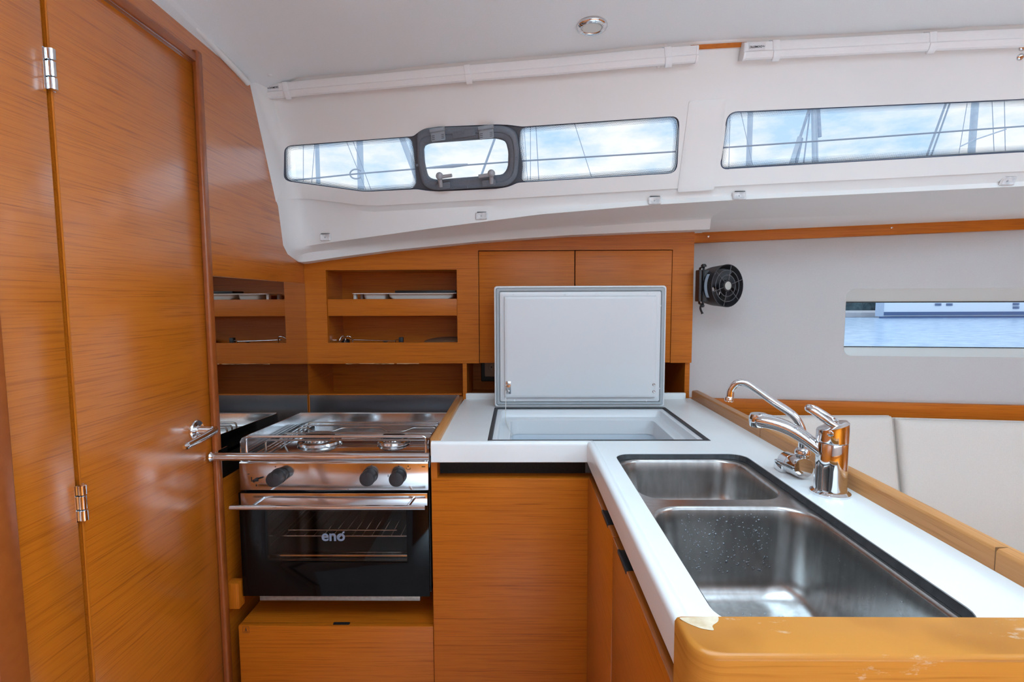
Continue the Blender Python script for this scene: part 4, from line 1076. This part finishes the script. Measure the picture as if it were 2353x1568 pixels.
# ------------------------------------------------------------------ fan
fn_ = np.array([.42, -.907, 0.0]); fr2 = np.array([.907, .42, 0.0]); fz = np.array([0, 0, 1.0])
fc = PY(1672, 657, 1.80)
fa = thing('cabin_fan', 'small black cabin fan with wire guard on the end of the wall cabinet', 'fan', (fc[0], 1.83, fc[2]-.09))
R_ = .0745
hs_ = MB(); hs_.lathe([(R_*.80, -.085), (R_*.86, -.083), (R_*.93, -.06), (R_*.99, -.004), (R_, 0), (R_*.975, .001), (R_*.96, -.004), (R_*.90, -.06), (R_*.82, -.078)], fc, fn_, 40)
hs_.f = hs_.f[:-2]; fho = hs_.build('housing', SOFTBLACK, fa, smooth=40)
def fpt(a, r, d): return fc+fr2*(r*math.cos(a))+fz*(r*math.sin(a))+fn_*d
gd_ = MB()
for rr in (.50, .735):
    gd_.tube([fpt(2*math.pi*k/36, R_*rr, -.001) for k in range(36)], .0013, 6, closed=True)
for k in range(6):
    a = math.radians(18+60*k); gd_.tube([fpt(a, R_*.28, 0), fpt(a, R_*.97, -.001)], .0012, 6)
gd_.build('wire_guard', mat('grey_guard_wire', (.11, .11, .12), .3), fa, smooth=60)
hu = MB(); hu.lathe([(.015, -.05), (.021, -.03), (.021, -.003), (.0195, .001), (.014, .002)], fc, fn_, 28); huo = hu.build('hub', SOFTBLACK, fa, smooth=40)
MB().lathe([(.0145, 0), (.0145, .0012), (.012, .0016)], fc+fn_*.0015, fn_, 28).build('hub_disc', mat('grey_disc', (.45, .46, .42), .4), huo, smooth=40)
for k in range(5):
    a0 = 2*math.pi*k/5+.3; vs = []
    for j in range(5):
        for i in range(5):
            r = .018+(.060-.018)*i/4; a = a0+(j/4-.5)*.75*(1+.15*i); vs.append(fpt(a, r, -.022-.020*(j/4-.5)))
    bl = MB(); bl.add(vs, [(j*5+i, j*5+i+1, (j+1)*5+i+1, (j+1)*5+i) for j in range(4) for i in range(4)])
    bl.build('blade', SOFTBLACK, fa, smooth=60)
rg_ = MB()
for k in range(16):
    a = 2*math.pi*k/16; rg_.tube([fpt(a, .018, -.072), fpt(a, R_*.84, -.070)], .0018, 5)
rg_.build('rear_grille', BLACK, fa)
pv = PY(1616, 657, 1.815)
xm = .6275
bk_ = MB(); bk_.tube(round3([(pv[0], 1.815, pv[2]+.064), (xm+.010, 1.815, pv[2]+.064), (xm+.006, 1.815, pv[2]), (xm+.010, 1.815, pv[2]-.064), (pv[0], 1.815, pv[2]-.064)], .02, 5), (.003, .009), 8)
bko = bk_.build('bracket', BLACK, fa, smooth=50)
MB().box(xm+.0005, xm+.010, 1.795, 1.835, pv[2]-.055, pv[2]+.055, .003).build('mounting_base', SOFTBLACK, fa, smooth=40)
MB().lathe([(.004, -.066), (.004, .066)], (pv[0], 1.815, pv[2]), fz, 10).build('pivot_pin', BLACK, bko, smooth=40)
MB().lathe([(.0095, 0), (.0095, .005), (.006, .0095)], (pv[0], 1.815, pv[2]+.066), fz, 14).build('pivot_cap', BLACK, bko, smooth=40)
hp_ = MB(); hp_.box(pv[0]-.002, pv[0]+.020, 1.812, 1.842, pv[2]-.056, pv[2]+.056, .004); hp_.build('hinge_block', BLACK, fa, smooth=40)
wn_ = MB(); wn_.sphere((pv[0], 1.815, pv[2]-.070), .006); wn_.tube(curve([(pv[0]-.006, 1.815, pv[2]-.068), (pv[0]-.008, 1.815, pv[2]-.08), (pv[0]-.001, 1.813, pv[2]-.098)], 4), [(.0035, .005)]*8+[(.0055, .003)], 8); wn_.build('wing_nut', BLACK, bko, smooth=50)
stk = MB(); vs = []
for j in range(9):
    a = math.radians(180-34+68*j/8)
    for d in (-.036, -.022):
        vs.append(fpt(a, R_*(.975+d*.9)+.0016, d))
stk.add(vs, [(2*j, 2*j+1, 2*j+3, 2*j+2) for j in range(8)]); stk.build('sticker', mat('sticker_blue_white', (.45, .55, .66), .4), fho)

# ------------------------------------------------------------------ things in the niche
tr = thing('serving_tray', 'white moulded tray with shallow wells on the upper niche shelf', 'tray', (-.40, 1.93, 1.266))
tx0, tx1 = -.610, -.225
o_ = rrect(tx0, 1.885, tx1, 2.015, .012, 4); wells = [rrect(tx0+.038, 1.90, tx0+.12, 2.0, .015, 4), rrect(tx0+.13, 1.90, tx1-.012, 2.0, .015, 4)]
MB().panel(o_, wells, lambda u, v: (u, v, 1.3075), off=(0, 0, -.0025)).build('rim', TRAYW, tr)
for w_ in wells:
    c = np.mean(np.array(w_), axis=0); wl_ = MB()
    wl_.loft([[(*(c+(np.array(p)-c)*k), z) for p in w_] for (k, z) in ((1, 1.3075), (.97, 1.293), (.90, 1.286))], closed=True)
    wl_.f.append(tuple(range(len(wl_.v)-20, len(wl_.v)))); wl_.build('well', TRAYW, tr, smooth=40)
for y in (1.90, 1.985):
    MB().box(tx0+.002, tx0+.012, y, y+.02, 1.266, 1.306, .002).build('foot', TRAYW, tr)
bt = MB().box(-.46, -.232, 1.925, 2.005, 1.3085, 1.318, .003).build('dark_baking_dish', BLACK, smooth=40)
bt['label'] = 'flat dark dish lying on the white tray in the upper niche'; bt['category'] = 'dish'
NZ = NI[1]-.014
ck = MB(); ck.lathe([(.068, 0), (.0715, .0015), (.0715, .0105), (.069, .012)], (-.285, 1.955, NZ+.004), (-.05, -.10, 1), 36)
o = ck.build('cork_mat', CORK, smooth=40); o['label'] = 'round brown cork mat at the right end of the lower niche'; o['category'] = 'mat'
wk = thing('wire_whisk_tongs', 'black handled tongs with bent steel wire loops in the lower niche', 'tongs', (-.60, 1.93, NZ))
def lpath(px, py, Yv): q = PY(px, py, Yv); return (q[0], Yv, q[2])
w = MB(); w.tube(curve([lpath(776, 790, 1.93), lpath(788, 780, 1.925), lpath(796, 774, 1.92), lpath(804, 774, 1.92), lpath(809, 781, 1.925), lpath(812, 790, 1.93)], 5), .0028, 8); w.build('wire_loop', STEEL, wk, smooth=60)
w = MB(); w.tube(curve([lpath(780, 783, 1.94), lpath(784, 775, 1.945), lpath(790, 773, 1.945), lpath(794, 780, 1.94), lpath(790, 792, 1.94)], 5), .0026, 8); w.build('wire_loop', STEEL, wk, smooth=60)
w = MB(); q = lpath(794, 786, 1.955); w.lathe([(.010, 0), (.016, .003), (.016, .016), (.009, .020)], (q[0], 1.955, NZ), (0, 0, 1), 18); w.build('black_grip', BLACK, wk, smooth=40)
w = MB(); w.tube([lpath(758, 784, 1.93), lpath(774, 782, 1.93)], (.003, .0015), 8); w.build('blade_tip', STEEL, wk, smooth=50)
sk_ = thing('skewer_opener', 'long steel opener with a square loop and black end block in the lower niche', 'opener', (-.50, 1.93, NZ))
e0, e1 = lpath(806, 781, 1.935), lpath(908, 784, 1.935)
w = MB(); w.tube([e0, e1], .0024, 8); w.build('shaft', STEEL, sk_, smooth=50)
q = lpath(912, 785, 1.935); w = MB(); w.tube(round3([(q[0]-.006, 1.935, q[2]-.010), (q[0]-.006, 1.935, q[2]+.006), (q[0]+.008, 1.935, q[2]+.006), (q[0]+.008, 1.935, q[2]-.010)], .003, 3), .0018, 6); w.build('square_loop', STEEL, sk_, smooth=50)
q = lpath(922, 782, 1.935); MB().box(q[0]-.009, q[0]+.007, 1.93, 1.95, NZ, q[2]+.011, .003).build('end_block', SOFTBLACK, sk_, smooth=40)
q = lpath(885, 788, 1.935); w = MB(); w.sphere((q[0], 1.935, q[2]-.002), .012, 14, 8, (1, .8, .6)); w.build('round_grip', BLACK, sk_, smooth=50)

# ------------------------------------------------------------------ blinds along the top of the coachroof windows
BPROF = [(.001, .0), (.001, -.020), (-.002, -.0225), (-.0165, -.0265), (-.0185, -.0300), (-.031, -.0285), (-.0345, -.0255), (-.0355, -.020), (-.0355, .0)]
def bl_pt(x, dz, d):
    xc = max(x, XB+.058); q_ = S3(xc, at(TL, xc)[2]+dz+.004, d)
    k_ = (S3(xc+.05, at(TL, xc+.05)[2]+dz+.004, d)-q_)/.05
    return q_+k_*(x-xc)
def blind(x0, x1, label, clips, lab):
    bb = thing('roller_blind', label, 'blind', bl_pt((x0+x1)/2, -.035, 0), group='coachroof blinds')
    m = MB(); m.loft([[bl_pt(x, *p) for p in BPROF] for x in np.linspace(x0+.004, x1-.004, 30)], closed=True, caps=True); m.build('cassette', BLIND, bb, smooth=30)
    for (a, b) in ((x0, x0+.006), (x1-.006, x1)):
        m = MB(); m.loft([[bl_pt(x, p[0]*1.04, p[1]*1.05) for p in BPROF] for x in (a, b)], closed=True, caps=True); m.build('end_cap', BLINDP, bb, bevel=.001, smooth=30)
    for c in clips:
        m = MB(); pr = [(.003, .0), (.003, -.022), (-.017, -.0295), (-.019, -.0335), (-.032, -.0315), (-.040, -.026), (-.041, -.022), (-.036, -.019), (.0, -.001)]
        m.loft([[bl_pt(c+dx+(-p[0])*.15, *p) for p in pr] for dx in (-.0085, .0085)], closed=True, caps=True); m.build('clip', BLINDP, bb, bevel=.001, smooth=40)
    lx, flip = lab
    lb = MB(); lb.add([bl_pt(lx-.019, -.0015, -.0240), bl_pt(lx+.019, -.0015, -.0240), bl_pt(lx+.019, -.0160, -.0277), bl_pt(lx-.019, -.0160, -.0277)], [(0, 1, 2, 3)]); lbo = lb.build('label', LABELW, bb)
    c0 = (bl_pt(lx-.019, -.0015, -.0240)+bl_pt(lx+.019, -.0160, -.0277))/2
    ex = bl_pt(lx+.02, -.008, -.026)-bl_pt(lx-.02, -.008, -.026); ey = bl_pt(lx, -.002, -.0245)-bl_pt(lx, -.016, -.0277)
    nn = np.cross(ex, ey); nn /= np.linalg.norm(nn); s_ = -1 if flip else 1
    text_mesh('label_print', 'DOMETIC', .0068, c0+nn*.0007+ex*(.09*s_), ex*s_, ey*s_, INK, lbo, bold=.0001, extrude=.0002)
    im = MB(); u_ = ex/np.linalg.norm(ex)*s_; w_ = ey/np.linalg.norm(ey)*s_; c1 = c0-ex*(.37*s_)+nn*.0008
    im.tube([c1-u_*.0035-w_*.001, c1-u_*.0018+w_*.0012, c1-u_*.0004-w_*.0008], .0004, 5); im.tube([c1+u_*.0006-w_*.0018, c1+u_*.0006+w_*.0018, c1+u_*.0026, c1+u_*.0006-w_*.0018], .0004, 5); im.build('label_emblem', INK, lbo)
    return bb
bx_ = lambda x, y: float(onS(x, y)[0])
blind(XB+.012, bx_(1597, 126), 'white rolled window blind above the galley windows', [bx_(664, 207), bx_(1075, 168), bx_(1527, 128)], (XB+.044, False))
blind(bx_(1699, 118), bx_(2620, 72), 'white rolled window blind above the saloon window', [bx_(1771, 112), bx_(2122, 98)], (bx_(1728, 116), True))

# ------------------------------------------------------------------ ceiling lamp, caps, snap pads
lc = PZ(1360, 44, 1.965); lz = ceil_z(lc[0], lc[1])
lp2 = thing('ceiling_lamp', 'round chrome rimmed ceiling spotlight, switched off', 'lamp', (lc[0], lc[1], lz))
m = MB(); m.lathe([(.0385, .002), (.0385, -.002), (.037, -.0055), (.0315, -.0085), (.0265, -.0075), (.0245, -.0055), (.024, -.002)], (lc[0], lc[1], lz), (0, 0, 1), 40); m.build('rim', CHROME, lp2, smooth=40)
m = MB(); m.lathe([(.0245, -.003), (.023, -.0055), (.004, -.0058)], (lc[0], lc[1], lz), (0, 0, 1), 32); m.build('lens', LENS, lp2, smooth=40)
def dome(name, c, nrm, r, h, m, label, cat, group=None):
    mb = MB(); mb.lathe([(r, -.0012), (r, h*.25), (r*.86, h*.65), (r*.5, h*.95), (.0005, h)], c, nrm, 18)
    o = mb.build(name, m, smooth=60); o['label'] = label; o['category'] = cat
    if group: o['group'] = group
    return o
for (x, y, z, r, lab) in ((619, 174, 1.925, .0075, 'white screw cap on the headliner near the bulkhead'), (1530, 81, 1.965, .0072, 'white screw cap on the headliner beyond the ceiling lamp')):
    c = PZ(x, y, z); dome('screw_cap', (c[0], c[1], ceil_z(c[0], c[1])), (0, 0, -1), r, .005, BLINDP, lab, 'screw cap', 'white screw caps')
for (x, y, lab) in ((1513, 152, 'white screw cap under the galley blind, left of the pair'), (1533, 151, 'white screw cap under the galley blind, right of the pair')):
    c = onS(x, y); dome('screw_cap', S3(c[0], c[2]), (0, -1, -.45), .0062, .005, BLINDP, lab, 'screw cap', 'white screw caps')
for (x, y, lab) in ((2349, 109, 'steel snap stud at the right, just below the saloon blind'), (2344, 131, 'lower steel snap stud at the right below the saloon blind')):
    c = onS(x, y); dome('snap_stud', S3(c[0], c[2]), (0, -1, -.45), .0085, .005, STEEL, lab, 'stud', 'steel snap studs')
PADS = [((748, 546), 'clear plastic curtain pad at the left end of the moulding'), ((1106, 497), 'clear plastic curtain pad below the opening portlight'), ((1503, 462), 'clear plastic curtain pad below the right end of the galley window'), ((1697, 451), 'clear plastic curtain pad below the left end of the saloon window'), ((2312, 417), 'clear plastic curtain pad at the right below the saloon window')]
def gP(X, z):
    L, Mq = at(LL, X), at(ML, X); zz = [Mq[2], (L[2]+Mq[2])/2, L[2]-.006]; yy = [Mq[1], (L[1]+Mq[1])/2+.014, L[1]+.016]
    return float(np.interp(z, zz, yy))
for ((x, y), lab) in PADS:
    c = PS(x, y, gP); m = MB(); lp3 = rrect(c[0]-.0185, c[2]-.0115, c[0]+.0185, c[2]+.0115, .003, 3)
    cc3 = np.array([c[0], c[2]]); secs = []
    for (k, d) in ((1.0, -.0005), (1.0, -.004), (.86, -.0075), (.5, -.005), (.15, -.0035)):
        secs.append([(q_[0], gP(q_[0], q_[1])+d, q_[1]) for q_ in [tuple(cc3+(np.array(p)-cc3)*k) for p in lp3]])
    m.loft(secs, closed=True, caps=True); pd = thing('curtain_pad', lab, 'pad', c, group='clear curtain pads')
    m.build('pad', PAD, pd, smooth=30)
    MB().lathe([(.0022, 0), (.0022, .002), (.0012, .003)], (c[0], gP(c[0], c[2])-.003, c[2]), (0, -1, 0), 10).build('screw', GASK, pd, smooth=40)
    MB().box(c[0]-.013, c[0]+.016, gP(c[0], c[2]+.011)-.006, gP(c[0], c[2]+.011)+.001, c[2]+.0108, c[2]+.0130).build('dark_top_edge', BLACK, pd)

# ------------------------------------------------------------------ settee cushions beyond the worktop
def cushion(name, label, tl, tr_, bl_, br_, thick, m=CUSH):
    """back cushion from its four front corners"""
    tl, tr_, bl_, br_ = (np.array(p, float) for p in (tl, tr_, bl_, br_))
    t = thing(name, label, 'cushion', (bl_+br_)/2, group='settee cushions')
    nrm = np.cross(tr_-tl, bl_-tl); nrm /= np.linalg.norm(nrm)
    if nrm[1] > 0: nrm = -nrm
    N = 14; sm = lambda u: min(u, 1-u)
    W, H = np.linalg.norm(tr_-tl), np.linalg.norm(bl_-tl)
    def g_(u, v, side):
        e = min(sm(u)*W, sm(v)*H)/.03; e = min(e, 1); puff = math.sqrt(max(0, 1-(1-e)**2))
        p = tl*(1-u)*(1-v)+tr_*u*(1-v)+bl_*(1-u)*v+br_*u*v
        return p+nrm*((-thick/2)+side*(thick/2)*(.55+.45*puff))
    def sp(i): 
        a = [0, .006, .015, .03, .06, .12, .25, .4, .6, .75, .88, .94, .97, .985, .994, 1]; return a[i]
    n = 16; vs = [g_(sp(i), sp(j), 1) for j in range(n) for i in range(n)]+[g_(sp(i), sp(j), -1) for j in range(n) for i in range(n)]
    fs = [(j*n+i, j*n+i+1, (j+1)*n+i+1, (j+1)*n+i) for j in range(n-1) for i in range(n-1)]
    fs += [tuple(k+n*n for k in reversed(f)) for f in fs]
    rim = [i for i in range(n)]+[j*n+n-1 for j in range(1, n)]+[(n-1)*n+i for i in range(n-2, -1, -1)]+[j*n for j in range(n-2, 0, -1)]
    fs += [(rim[k], rim[(k+1) % len(rim)], rim[(k+1) % len(rim)]+n*n, rim[k]+n*n) for k in range(len(rim))]
    c = MB(); c.add(vs, fs); co = c.build('cover', m, t, smooth=60)
    loop = [g_(sp(k % n), sp(k//n), 1)*.5+g_(sp(k % n), sp(k//n), -1)*.5 for k in rim]
    loop = [np.array(vs[k])*.72+np.array(vs[k+n*n])*.28 for k in rim]
    pp = MB(); pp.tube(loop, .0032, 6, closed=True); pp.build('piping', m, co, smooth=60)
    return t
yt, yb = 1.835, 1.775
def cpt(x, y, Yv): q = PY(x, y, Yv); return (q[0], Yv, q[2])
a = cpt(1640, 957, yt); b = cpt(2056, 957, yt); c = cpt(2073, 1147, yb)
zs = PY(2340, 1283, 1.735)[2]
kk = (c[2]-zs)/(b[2]-c[2]); ybt = yb-(yt-yb)*kk
cushion('settee_back_cushion', 'cream leatherette settee back cushion directly behind the taps', a, b, (a[0], ybt, zs), (b[0], ybt, zs), .085)
b2 = cpt(2063, 962, yt-.003)
cushion('settee_back_cushion', 'cream leatherette settee back cushion at the right edge of the photo', b2, (b2[0]+.95, yt-.135, b2[2]), (b2[0], ybt, zs), (b2[0]+.95, ybt-.135, zs), .085)
sc_ = thing('settee_seat_cushion', 'cream leatherette seat cushion of the saloon settee', 'cushion', (1.5, 1.5, .3), group='settee cushions')
MB().box(.70, X_END-.05, 1.12, ybt-.002, zs-.12, zs, .018, 3).build('cover', CUSH, sc_, smooth=60)
sb2 = thing('settee', 'teak settee frame below the cream cushions', 'bench', (1.5, 1.5, 0))
MB().box(.70, X_END-.05, 1.16, 1.72, .0, zs-.122).build('plinth', TX, sb2)

# ------------------------------------------------------------------ outside: harbour, neighbouring boats, rigging
WZ = PY(2200, 731, 30.0)[2]
wa = MB(); wa.add([(-40, 2.9, WZ), (90, 2.9, WZ), (140, 120, WZ), (-90, 120, WZ)], [(0, 1, 2, 3)])
o = wa.build('harbour_water', WATERM, kind='stuff'); o['label'] = 'rippled blue harbour water outside the hull window'; o['category'] = 'water'
def at3(x, y, Yv): q = PY(x, y, Yv); return np.array([q[0], Yv, q[2]])
ship = thing('white_ship', 'large white moored ship with navy boot stripe across the water', 'ship', at3(2200, 731, 30))
x0 = at3(2024, 720, 30)[0]
m = MB(); hullp = [(x0, 30, WZ+.02), (x0+6.5, 36, WZ+.02), (x0+60, 36, WZ+.02), (x0+60, 30, WZ+.02)]
m.loft([[(p[0], p[1], WZ+.12) for p in hullp], [(p[0], p[1], WZ+2.2) for p in hullp], [(p[0], p[1], WZ+4.0) for p in hullp]], closed=True, caps=True); m.build('hull', WHITEP, ship)
MB().box(x0+.01, x0+60, 29.97, 30.02, WZ+.16, WZ+.36).build('boot_stripe', NAVY, ship)
MB().box(x0-.06, x0+60, 29.95, 30.03, WZ+.0, WZ+.10).build('boot_stripe', NAVY, ship)
MB().box(x0-.12, x0+.10, 29.9, 30.3, WZ+.1, WZ+3.9).build('bow_edge', SAILC, ship)
for (x, y) in ((2156, 700), (2182, 700), (2335, 699), (2335, 707)):
    p = at3(x, y, 29.97); v = MB()
    for k in range(3): v.box(p[0]-.17, p[0]+.17, 29.95, 30.0, p[2]-.07+k*.05, p[2]-.035+k*.05)
    v.build('vent', mat('vent_blue', (.10, .18, .32), .5), ship)
sh = thing('shore_trees', 'dark green trees along the far quay, left of the ship', 'trees', (26, 39.5, WZ))
m = MB(); rr_ = random.Random(5)
for k in range(90):
    m.sphere((20+k*.15+rr_.uniform(-.3, .3), 39.5+rr_.uniform(-.6, .6), WZ+.25+(k % 3)*.55+rr_.uniform(0, .4)), rr_.uniform(.6, 1.0), 9, 6, (1, 1, .9))
o = m.build('foliage', FOLI, sh, smooth=60); o['kind'] = 'stuff'
qy = MB().box(14, 45, 31.5, 37, WZ, WZ+.30, .03).build('stone_quay', QUAY); qy['label'] = 'pale stone quay below the far trees'; qy['category'] = 'quay'
sbt = thing('small_white_boat', 'bow of a small white boat at the left end of the hull window', 'boat', at3(1947, 732, 22))
p = at3(1958, 728, 22); m = MB()
m.loft([[(p[0]-6, 22, WZ+.05), (p[0]-6, 22, WZ+.75), (p[0]-6, 24, WZ+.75), (p[0]-6, 24, WZ+.05)], [(p[0]-.35, 22.4, WZ+.05), (p[0]-.45, 22.3, WZ+.65), (p[0]-.45, 23, WZ+.65), (p[0]-.35, 22.9, WZ+.05)], [(p[0], 22.7, WZ+.05), (p[0]-.30, 22.65, WZ+.62), (p[0]-.30, 22.7, WZ+.62), (p[0], 22.75, WZ+.05)]], closed=True, caps=True); m.build('hull', WHITEP, sbt)

def mast(label, x, y, Yv, wpx, lean=0.0, spreaders=(), shrouds=()):
    c = at3(x, y, Yv); r = wpx*Yv/FPX/2
    t = thing('mast', label, 'mast', (c[0], Yv, WZ), group='masts of neighbouring boats')
    m = MB(); m.tube([(c[0]-lean*(c[2]-WZ), Yv, WZ), c, (c[0]+lean*16, Yv, c[2]+16)], (r, r*1.3), 14); m.build('spar', ALU, t, smooth=60)
    for (xa, ya_, xb, yb_) in spreaders:
        m = MB(); m.tube([at3(xa, ya_, Yv-.4), at3(xb, yb_, Yv-.4)], .9*3*Yv/FPX/2, 8); m.build('spreader', ALU, t, smooth=60)
    for (xa, ya_, xb, yb_) in shrouds:
        a, b = at3(xa, ya_, Yv-.2), at3(xb, yb_, Yv-.2); d = b-a
        m = MB(); m.tube([a-d*2, b+d*3] if a[2] < b[2] else [b+d*2, a-d*3], .75*Yv/FPX, 6); m.build('shroud', WIRE, t, smooth=60)
    return t
mast('slim grey mast at the far left of the galley window', 730, 380, 18, 9, .0, (), ((697, 410, 697, 340), (717, 410, 722, 345)))
mast('thick grey mast with a hook fitting in the left galley pane', 828, 380, 12, 14, .0, (), ((852, 435, 815, 335), (838, 430, 800, 335)))
mast('pale mast at the left of the saloon window', 1722, 330, 14, 11, .0, (), ((1705, 270, 1725, 360), (1675, 375, 1677, 280)))
mast('distant mast with a slanting spreader at the right of the saloon window', 2236, 300, 38, 12, .012, ((2206, 337, 2238, 322), (2238, 322, 2312, 297)), ((2206, 337, 2222, 240), (2310, 350, 2308, 240), (2284, 345, 2280, 240)))
for (lab, xa, ya_, xb, yb_, Yv, wpx) in (('dark furled stay slanting across the right corner of the left galley pane', 955, 400, 924, 318, 6, 13),
        ('thin stay slanting across the portlight', 1110, 392, 1137, 318, 6, 5), ('thin stay slanting across the middle of the right galley pane', 1357, 400, 1322, 290, 7, 1.6),
        ('twisted rope stay, left of a pair in the saloon window', 2132, 352, 2172, 242, 6, 4.5), ('rope stay, right of a pair in the saloon window', 2142, 352, 2181, 242, 6, 3.5),
        ('thin upright wire in the left part of the right galley pane', 1219, 412, 1219, 300, 9, 1.5), ('second thin upright wire in the right galley pane', 1238, 410, 1232, 300, 9, 1.8), ('faint slanting wire beside the portlight', 1212, 415, 1205, 300, 9, 1.2)):
    a, b = at3(xa, ya_, Yv), at3(xb, yb_, Yv); d = b-a
    m = MB(); m.tube([a-d*1.6, b+d*6], wpx*Yv/FPX/2, 8); o = m.build('stay', ALU if wpx > 10 else WIRE, smooth=60); o['label'] = lab; o['category'] = 'rigging'
# rigging screw group in the saloon window
rs = thing('furled_rigging', 'cluster of pale rigging poles and ropes in the saloon window', 'rigging', at3(1860, 375, 8))
for (nm, xa, ya_, xb, yb_, w_, mm) in (('pole', 1871, 380, 1869, 245, 9, ALU), ('pole', 1878, 380, 1875, 245, 5, ALU), ('turnbuckle', 1818, 378, 1838, 315, 10, ALU), ('turnbuckle', 1829, 378, 1842, 318, 7, SAILC), ('stay_end', 1838, 318, 1861, 246, 6, SAILC), ('rope', 1846, 380, 1862, 250, 3, SAILC), ('coiled_rope', 1883, 315, 1879, 246, 9, SAILC)):
    m = MB(); m.tube([at3(xa, ya_, 8), at3(xb, yb_, 8)] if nm in ('turnbuckle', 'stay_end', 'coiled_rope') else [at3(xa, ya_, 8)-(at3(xb, yb_, 8)-at3(xa, ya_, 8)), at3(xb, yb_, 8)+(at3(xb, yb_, 8)-at3(xa, ya_, 8))*4], w_*8/FPX/2, 10); m.build(nm, mm, rs, smooth=60)
ll = thing('lifeline', 'horizontal guard wire of the side deck seen through all coachroof windows', 'wire', at3(1100, 380, 2.75))
pts = [at3(x, y, 2.75) for x, y in ((600, 421), (720, 410), (815, 400), (985, 386), (1200, 370), (1545, 349), (1668, 339), (2000, 316), (2353, 290), (2800, 258))]
m = MB(); m.tube(pts, .0042, 8); m.build('wire', mat('lifeline_wire', (.40, .46, .54), .5), ll, smooth=60)
m = MB(); m.tube([at3(985, 386, 2.75), at3(1040, 381.5, 2.75), at3(1075, 378.5, 2.75)], [.005, .0105, .006], 10); m.build('turnbuckle', WIRE, ll, smooth=60)
m = MB(); m.tube([at3(818+14*math.cos(t), 400+11*math.sin(t), 2.75) for t in np.linspace(.7, 5.6, 14)], .004, 8); m.build('hook', WIRE, ll, smooth=60)
